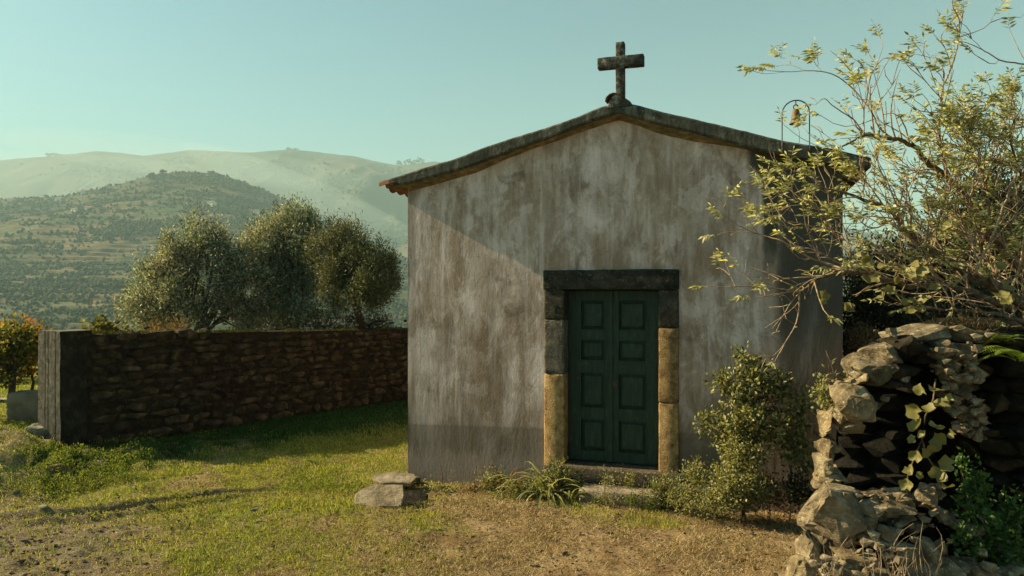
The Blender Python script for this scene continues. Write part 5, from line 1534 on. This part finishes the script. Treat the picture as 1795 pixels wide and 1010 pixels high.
# ------------------------------------------------------------------ pale tree with pinnate leaves
tree = wobj('pinnate_leaf_tree', 'bare limbed tree with pale yellow green pinnate leaves spreading from the right edge', 'tree', (3.95, 5.3, gz(3.95, 5.3)))
TB = Vector(tree.location)
tr = random.Random(77); trn = np.random.default_rng(77)
A_limb, A_tw = Acc(), Acc()
def smooth_path(pts, n=4):
    pts = [Vector(p) for p in pts]; out = []
    for i in range(len(pts) - 1):
        p0_, p1_, p2_, p3_ = pts[max(i - 1, 0)], pts[i], pts[i + 1], pts[min(i + 2, len(pts) - 1)]
        for k in range(n):
            t = k / n
            out.append(.5 * ((2 * p1_) + (-p0_ + p2_) * t + (2 * p0_ - 5 * p1_ + 4 * p2_ - p3_) * t * t + (-p0_ + 3 * p1_ - 3 * p2_ + p3_) * t ** 3))
    out.append(pts[-1]); return out
LIMBS = [ # (points px,py ; Y start, Y end ; radius start,end ; twig density ; leafiness)
 ([(1860, 640), (1795, 543), (1743, 499), (1695, 483), (1661, 457), (1616, 432), (1588, 407), (1572, 381), (1553, 366), (1515, 351), (1480, 337), (1440, 330)], 5.2, 4.9, .050, .005, 1, .5),
 ([(1830, 590), (1778, 559), (1727, 549), (1657, 543), (1588, 543)], 5.0, 4.7, .022, .006, .5, .4),
 ([(1770, 540), (1727, 521), (1686, 508), (1623, 502), (1584, 499), (1534, 486), (1510, 480), (1480, 478), (1455, 482), (1430, 490), (1412, 505), (1401, 513)], 5.1, 5.0, .026, .008, .9, .5),
 ([(1401, 513), (1366, 506), (1304, 502), (1270, 503), (1238, 502)], 5.0, 5.0, .007, .002, .9, .5),
 ([(1401, 513), (1399, 558), (1380, 596), (1358, 634)], 5.0, 5.0, .007, .003, .5, .0),
 ([(1480, 472), (1450, 462), (1415, 450), (1373, 424), (1342, 414), (1311, 404), (1274, 383)], 5.0, 5.1, .010, .002, 1, .35),
 ([(1488, 471), (1456, 454), (1429, 438), (1401, 433)], 5.0, 4.9, .008, .002, .9, .3),
 ([(1477, 482), (1491, 454), (1484, 426), (1463, 409), (1429, 398), (1390, 390), (1350, 388)], 5.0, 5.2, .010, .003, 1.3, 1.0),
 ([(1463, 409), (1440, 370), (1400, 345), (1370, 318)], 5.1, 5.2, .007, .002, .9, .9),
 ([(1830, 520), (1760, 440), (1720, 385), (1682, 331), (1652, 305), (1618, 275), (1599, 256), (1576, 245), (1539, 239), (1516, 237), (1494, 248), (1471, 260)], 5.3, 5.1, .034, .005, .8, .5),
 ([(1514, 237), (1514, 200), (1520, 169), (1527, 132), (1546, 105), (1569, 100)], 5.1, 5.0, .007, .002, .7, .8),
 ([(1565, 243), (1542, 225), (1527, 196), (1497, 158), (1463, 132), (1426, 124), (1385, 126), (1345, 124)], 5.1, 4.9, .007, .002, .35, .8),
 ([(1660, 310), (1648, 252), (1650, 196), (1652, 158), (1667, 120), (1678, 83), (1682, 38), (1670, 11), (1667, -20)], 5.1, 4.9, .010, .003, .8, 1.0),
 ([(1840, 130), (1795, 113), (1757, 107), (1727, 90), (1704, 79), (1685, 72)], 5.1, 4.9, .007, .002, .9, 1.5),
 ([(1516, 237), (1497, 211), (1463, 188), (1445, 173), (1430, 184)], 5.1, 5.0, .006, .002, .3, .0),
 ([(1480, 262), (1463, 256), (1426, 241), (1407, 222)], 5.1, 5.1, .004, .0015, .3, .0),
 ([(1471, 268), (1441, 260), (1403, 241), (1373, 218)], 5.1, 5.1, .004, .0015, .3, .0),
 ([(1706, 483), (1733, 432), (1759, 362), (1778, 312), (1800, 270)], 4.8, 4.7, .011, .006, .3, .3),
 ([(1773, 505), (1787, 470), (1795, 413), (1806, 360)], 4.8, 4.7, .010, .006, .3, .3),
 ([(1616, 432), (1642, 394), (1651, 362), (1667, 327), (1690, 280), (1700, 230)], 5.0, 4.9, .010, .003, 1.1, .9),
 ([(1588, 407), (1560, 330), (1540, 290), (1535, 250)], 4.95, 4.9, .007, .003, .9, .6),
 ([(1661, 457), (1640, 420), (1600, 380), (1590, 330), (1570, 290)], 5.0, 5.3, .009, .003, 1.1, .7),
 ([(1743, 499), (1720, 440), (1735, 380), (1725, 320), (1760, 260)], 5.1, 5.2, .014, .004, 1.2, 1.0),
 ([(1800, 480), (1770, 400), (1790, 320), (1770, 240), (1790, 190)], 5.2, 5.0, .014, .004, 1.3, 1.1),
 ([(1695, 483), (1660, 500), (1600, 470), (1540, 460), (1500, 440)], 4.9, 4.8, .010, .003, 1.1, .6),
 ([(1720, 385), (1700, 350), (1720, 300), (1700, 250), (1720, 200)], 5.1, 4.8, .010, .003, 1.2, 1.0),
 ([(1572, 381), (1530, 400), (1500, 380), (1460, 350), (1420, 300)], 5.0, 5.1, .007, .002, .9, .7),
 ([(1553, 366), (1520, 320), (1500, 300)], 5.0, 5.1, .006, .002, 1.1, 1.0),
 ([(1780, 545), (1740, 470), (1700, 420), (1680, 380), (1640, 350), (1610, 320)], 5.2, 5.3, .012, .003, 1.2, .8),
]
tips = []   # (pos, dir)
for pts, ya, yb, ra, rb, tdens, leafy in LIMBS:
    n_ = len(pts); tdens *= .9
    w = [P(x, y, ya + (yb - ya) * i / (n_ - 1) + tr.uniform(-.05, .05)) - TB for i, (x, y) in enumerate(pts)]
    sp = smooth_path(w, 5)
    m_n = len(sp)
    rads = [ra + (rb - ra) * (i / (m_n - 1)) ** .8 for i in range(m_n)]
    jit = [p + Vector((tr.gauss(0, 1), tr.gauss(0, 1), tr.gauss(0, 1))) * min(.008, .3 * q) for p, q in zip(sp, rads)]
    (A_limb if ra > .012 else A_tw).tube(jit, rads, 7 if ra > .012 else 5)
    tips.append((jit[-1], (jit[-1] - jit[-2]).normalized(), leafy))
    for i in range(2, m_n - 1):
        seg = (jit[i + 1] - jit[i]).length
        cnt = trn.poisson(tdens * seg * (27 if (jit[i] + TB).x / (jit[i] + TB).y > .50 and (jit[i] + TB).z < 3.4 else 17))
        for _ in range(cnt):
            d0 = (jit[i + 1] - jit[i]).normalized()
            d = (d0 * .55 + Vector((tr.uniform(-.9, .5), tr.uniform(-.7, .7), tr.uniform(-.35, 1.1)))).normalized()
            L = tr.uniform(.12, .48) * min(1, .42 + rads[i] / .012)
            e_ = jit[i] + d * L
            cp = curve_pts(jit[i], e_, 5, tr.uniform(-.1, .15), .10, tr)
            A_tw.tube(cp, list(np.linspace(min(rads[i] * .6, .0065), .0022, 5)), 4, False)
            if tr.random() < leafy * .78: tips.append((cp[-1], d, leafy))
            for __ in range(tr.choice([0, 1, 1, 2])):
                k_ = tr.choice([2, 3]); d2 = (d + Vector((tr.uniform(-1, 1), tr.uniform(-1, 1), tr.uniform(-.5, 1)))).normalized()
                e2 = cp[k_] + d2 * L * tr.uniform(.3, .7)
                A_tw.tube(curve_pts(cp[k_], e2, 4, 0, .1, tr), list(np.linspace(.0036, .0018, 4)), 3, False)
                if tr.random() < leafy * .6: tips.append((e2, d2, leafy))
A_limb.tube([(0.05, 0, -.3), (.02, 0, .5), (-.05, 0, 1.1), tuple(P(1840, 600, 5.2) - TB)], [.09, .075, .065, .055], 9)
A_limb.build('trunk', m_limb, tree, True)
A_tw.build('twigs', m_twig, tree, True)
# pinnate leaves: a short rachis with paired leaflets
posL, dirL, lenL = [], [], []
A_r = Acc()
for p, d, lf in tips:
    for _ in range(tr.choice([1, 2, 3]) if lf > .6 else tr.choice([1, 1, 2])):
        dd = (d + Vector((tr.uniform(-.9, .5), tr.uniform(-.7, .7), tr.uniform(-.3, .7)))).normalized()
        L = tr.uniform(.07, .15); side = dd.cross(Vector((tr.uniform(-.3, .3), tr.uniform(-.6, .1), 1))).normalized()
        npair = tr.choice([3, 4, 5]); cp = curve_pts(p, p + dd * L, npair + 2, .08, .05, tr)
        A_r.tube(cp, .0012, 3, False)
        for i in range(1, npair + 1):
            for sg in (-1, 1):
                posL.append(cp[i]); dirL.append((side * sg * .9 + dd * .65 + Vector((0, 0, tr.uniform(-.35, .2)))).normalized()); lenL.append(tr.uniform(.04, .068))
        posL.append(cp[-1]); dirL.append(dd); lenL.append(.055)
A_r.build('rachis', m_twig, tree)['kind'] = 'stuff'
al = Acc(); leaves(al, np.array([p[:] for p in posL]), np.array([p[:] for p in dirL]), np.array(lenL), np.array(lenL) * .32, .25, trn)
al.build('crown', m_acacia, tree)
# broad leaves of a climber caught in the lower branches
clb = wobj('climbing_vine', 'climber with broad yellow green leaves in the branches above the ruin', 'vine', tuple(P(1600, 520, 4.7)))
cb = Vector(clb.location); a = Acc()
a.tube([p - cb for p in smooth_path(path([(1640, 590, 4.7), (1600, 545, 4.7), (1560, 520, 4.7), (1530, 500, 4.7), (1500, 520, 4.75)]), 4)], .005, 5)
a.tube([p - cb for p in smooth_path(path([(1600, 545, 4.7), (1610, 500, 4.7), (1615, 470, 4.7), (1660, 440, 4.7)]), 4)], .004, 5)
a.build('stem', m_limb, clb, True)
BL = [(1605, 470, 26), (1618, 478, 22), (1596, 486, 20), (1520, 495, 26), (1535, 488, 18), (1512, 455, 22), (1504, 450, 14), (1580, 530, 28), (1606, 530, 24), (1620, 528, 22), (1595, 548, 24), (1560, 510, 20), (1545, 520, 22), (1485, 545, 24), (1490, 540, 16), (1614, 545, 18), (1548, 470, 18), (1762, 505, 26), (1750, 470, 22), (1755, 520, 24), (1770, 530, 24), (1443, 520, 20), (1640, 505, 18), (1530, 465, 18), (1570, 490, 18), (1660, 398, 18), (1440, 528, 14)]
for i, (x, y, s_) in enumerate(BL):
    Yl = 4.62 + rl.uniform(-.08, .1)
    big_leaf(clb, P(x, y, Yl) - cb, s_ / FOC * Yl * .95, (rl.uniform(-1.2, .4), rl.uniform(-1.0, -.1), rl.uniform(-.2, 1.0)), rl.uniform(0, 6.28), m_vleaf, 90 + i)

# ------------------------------------------------------------------ grass, straw and weeds
def blade_acc(x, y, h, w, lean, rng, zoff=0.0):
    n = len(x)
    z = gheight(x, y) + zoff
    az = rng.uniform(0, 2 * np.pi, n); l = rng.uniform(.1, 1.0, n) * lean
    hd = np.stack([np.cos(az), np.sin(az), np.zeros(n)], 1)
    sd = np.stack([-np.sin(az), np.cos(az), np.zeros(n)], 1)
    tw = rng.uniform(0, np.pi, n); sd2 = sd * np.cos(tw)[:, None] + hd * np.sin(tw)[:, None]
    p = np.stack([x, y, z], 1)
    up = np.array([0, 0, 1.0])
    m = p + up * (h * .6)[:, None] + hd * (h * l * .35)[:, None]
    t = p + up * (h * np.clip(1 - l * .35, .15, 1))[:, None] + hd * (h * l * .95)[:, None]
    W = (w)[:, None]
    v = np.stack([p - sd2 * W / 2, p + sd2 * W / 2, m - sd2 * W * .4, m + sd2 * W * .4, t], 1).reshape(-1, 3)
    b = (np.arange(n) * 5)[:, None]
    tr_ = np.concatenate([b + [0, 1, 3], b + [0, 3, 2], b + [2, 3, 4]], 1).reshape(-1, 3)
    return v, tr_
rg = np.random.default_rng(55)
def scatter(n, x0, x1, y0, y1):
    # denser near the camera
    u = rg.random(n); y = y0 * (y1 / y0) ** (u ** .9)
    half = .76 * y
    x = rg.uniform(-1, 1, n) * half
    k = (x > x0) & (x < x1)
    return x[k], y[k]
def offroad(x, y):
    s = (x - OX) * UX + (y - OY) * UY; d = (x - OX) * VX + (y - OY) * VY
    inside = (s > SL - .02) & (s < SR + .02) & (d > -.03)
    wx = (x - W0.x) * WD.x + (y - W0.y) * WD.y; wy = (x - W0.x) * WN.x + (y - W0.y) * WN.y
    return ~inside & ~((wx > -.3) & (wy < .02) & (wy > -.5))
m_grass = leaf_mat('grass_blade', [(0, (.09, .105, .016)), (.45, (.21, .215, .032)), (.8, (.38, .35, .07)), (1, (.5, .43, .14))], .40, .7, .12, 1.1)
m_straw = leaf_mat('straw_blade', [(0, (.10, .068, .03)), (.4, (.27, .19, .09)), (.8, (.48, .37, .19)), (1, (.62, .52, .32))], .25, .8, .12)
x, y = scatter(420000, -11, 3.0, 4.9, 17)
g_, e_ = cover(x, y)
k = (rg.random(len(x)) < g_ * .9) & offroad(x, y)
x, y = x[k], y[k]; h = rg.uniform(.012, .042, len(x)) * (1 + .9 * sstep(.5, .75, fbm(x * 2.4, y * 2.4, seed=91)))
lu = painted_wall_shade(x, y) > rg.random(len(x))
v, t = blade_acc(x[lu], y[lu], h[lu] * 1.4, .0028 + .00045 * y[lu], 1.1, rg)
m_shadegrass = leaf_mat('shade_tinted_blade', [(0, (.010, .028, .006)), (.6, (.028, .065, .012)), (1, (.07, .12, .02))], .35, .7, .1)  # blade colour darkened to carry the wall's shade
tag(link('shade_tinted_grass', mesh_np('shade_tinted_grass', v, t, None, m_shadegrass)), 'deep green grass with the shade of the garden wall painted into its colour', 'grass', kind='stuff')
x, y, h = x[~lu], y[~lu], h[~lu]
v, t = blade_acc(x, y, h, .0028 + .00045 * y, 1.1, rg)
tag(link('grass', mesh_np('grass', v, t, None, m_grass)), 'short yellow green grass before the garden wall and chapel', 'grass', kind='stuff')
x, y = scatter(260000, -5, 4.2, 4.8, 9.5)
g_, e_ = cover(x, y)
k = (rg.random(len(x)) < np.clip(1 - g_ * .75 - e_ * .8, 0, 1) * sstep(.33, .6, fbm(x * 2.2, y * 2.2, seed=93)) * .9) & offroad(x, y)
x, y = x[k], y[k]; h = rg.uniform(.012, .045, len(x))
v, t = blade_acc(x, y, h, .0022 + .0003 * y, 3.2, rg)
tag(link('straw', mesh_np('straw', v, t, None, m_straw)), 'flattened dry straw on the ground before the chapel', 'straw', kind='stuff')
# lush low weeds at the left
x, y = scatter(150000, -10, -1.5, 6.6, 10.5)
hh_ = fbm(x * 2.1 + 5, y * 2.1, seed=95, octv=4)
zone = sstep(-3.4, -4.6, x) * sstep(6.9, 7.5, y - .15 * (x + 5)) * sstep(9.4, 8.6, y) * sstep(.40, .58, hh_)
zone = np.maximum(zone, .35 * sstep(.6, .7, hh_) * sstep(7.0, 7.6, y))
k = (rg.random(len(x)) < zone) & offroad(x, y)
x, y, hh_ = x[k], y[k], hh_[k]
a = Acc(); d = rand_dirs(len(x), rg); d[:, 2] = np.abs(d[:, 2]) + .3
z = gheight(x, y) + rg.random(len(x)) * .13 * sstep(.42, .7, hh_)
leaves(a, np.stack([x, y, z], 1), d, .032, .016, 0, rg)
tag(a.build('weeds', m_weed), 'bright green low weeds at the left before the concrete post', 'weeds', kind='stuff')
a = Acc(); x, y = scatter(2600, -4, 3.0, 4.9, 8.2)
k = offroad(x, y); x, y = x[k], y[k]; d = rand_dirs(len(x), rg); d[:, 2] *= .25
leaves(a, np.stack([x, y, gheight(x, y) + .022], 1), d, .035, .02, 0, rg)
tag(a.build('fallen_leaves', m_dry), 'dead brown leaves scattered over the ground before the chapel', 'dead leaves', kind='stuff')
# twigs, clods and little stones strewn about
lst = []
x, y = scatter(5200, -5, 3.2, 4.9, 8.6)
g_, e_ = cover(x, y)
k = (rg.random(len(x)) < .25 + .75 * e_) & offroad(x, y)
for xx_, yy_ in zip(x[k], y[k]):
    s_ = abs(rg.normal(0, .012)) + .008
    lst.append((xx_, yy_, float(gheight(xx_, yy_)) + s_ * .2, s_ * 1.4, s_ * 1.2, s_ * .8))
m_clod, nt, b = new_mat('earth_clod', rough=1, spec=.05)
sock(nt, b, 'Base Color', ramp(nt, noise_n(nt, wcoords(nt), 17, 3), [(.35, (.07, .05, .03)), (.55, (.16, .12, .075)), (.72, (.30, .26, .19))]))
o = joined_rocks('gravel', lst, m_clod, None, 170, 9)
tag(o, 'small clods and stones strewn over the bare ground', 'gravel', kind='stuff')
a = Acc(); r_ = random.Random(31)
for _ in range(420):
    yq = r_.uniform(5.0, 7.9); xq = r_.uniform(-3.2, 2.6)
    if not offroad(np.array([xq]), np.array([yq]))[0]: continue
    t = r_.uniform(0, math.pi); l_ = r_.uniform(.04, .17)
    xe, ye = xq + math.cos(t) * l_, yq + math.sin(t) * l_
    z0_, z1_ = gz(xq, yq) + .012, gz(xe, ye) + r_.uniform(.008, .03)
    a.tube(curve_pts((xq, yq, z0_), (xe, ye, z1_), 4, .05, .07, r_), r_.uniform(.0012, .0028), 4, False)
tag(a.build('fallen_twigs', m_twig), 'thin fallen twigs scattered over the dry ground', 'twigs', kind='stuff')
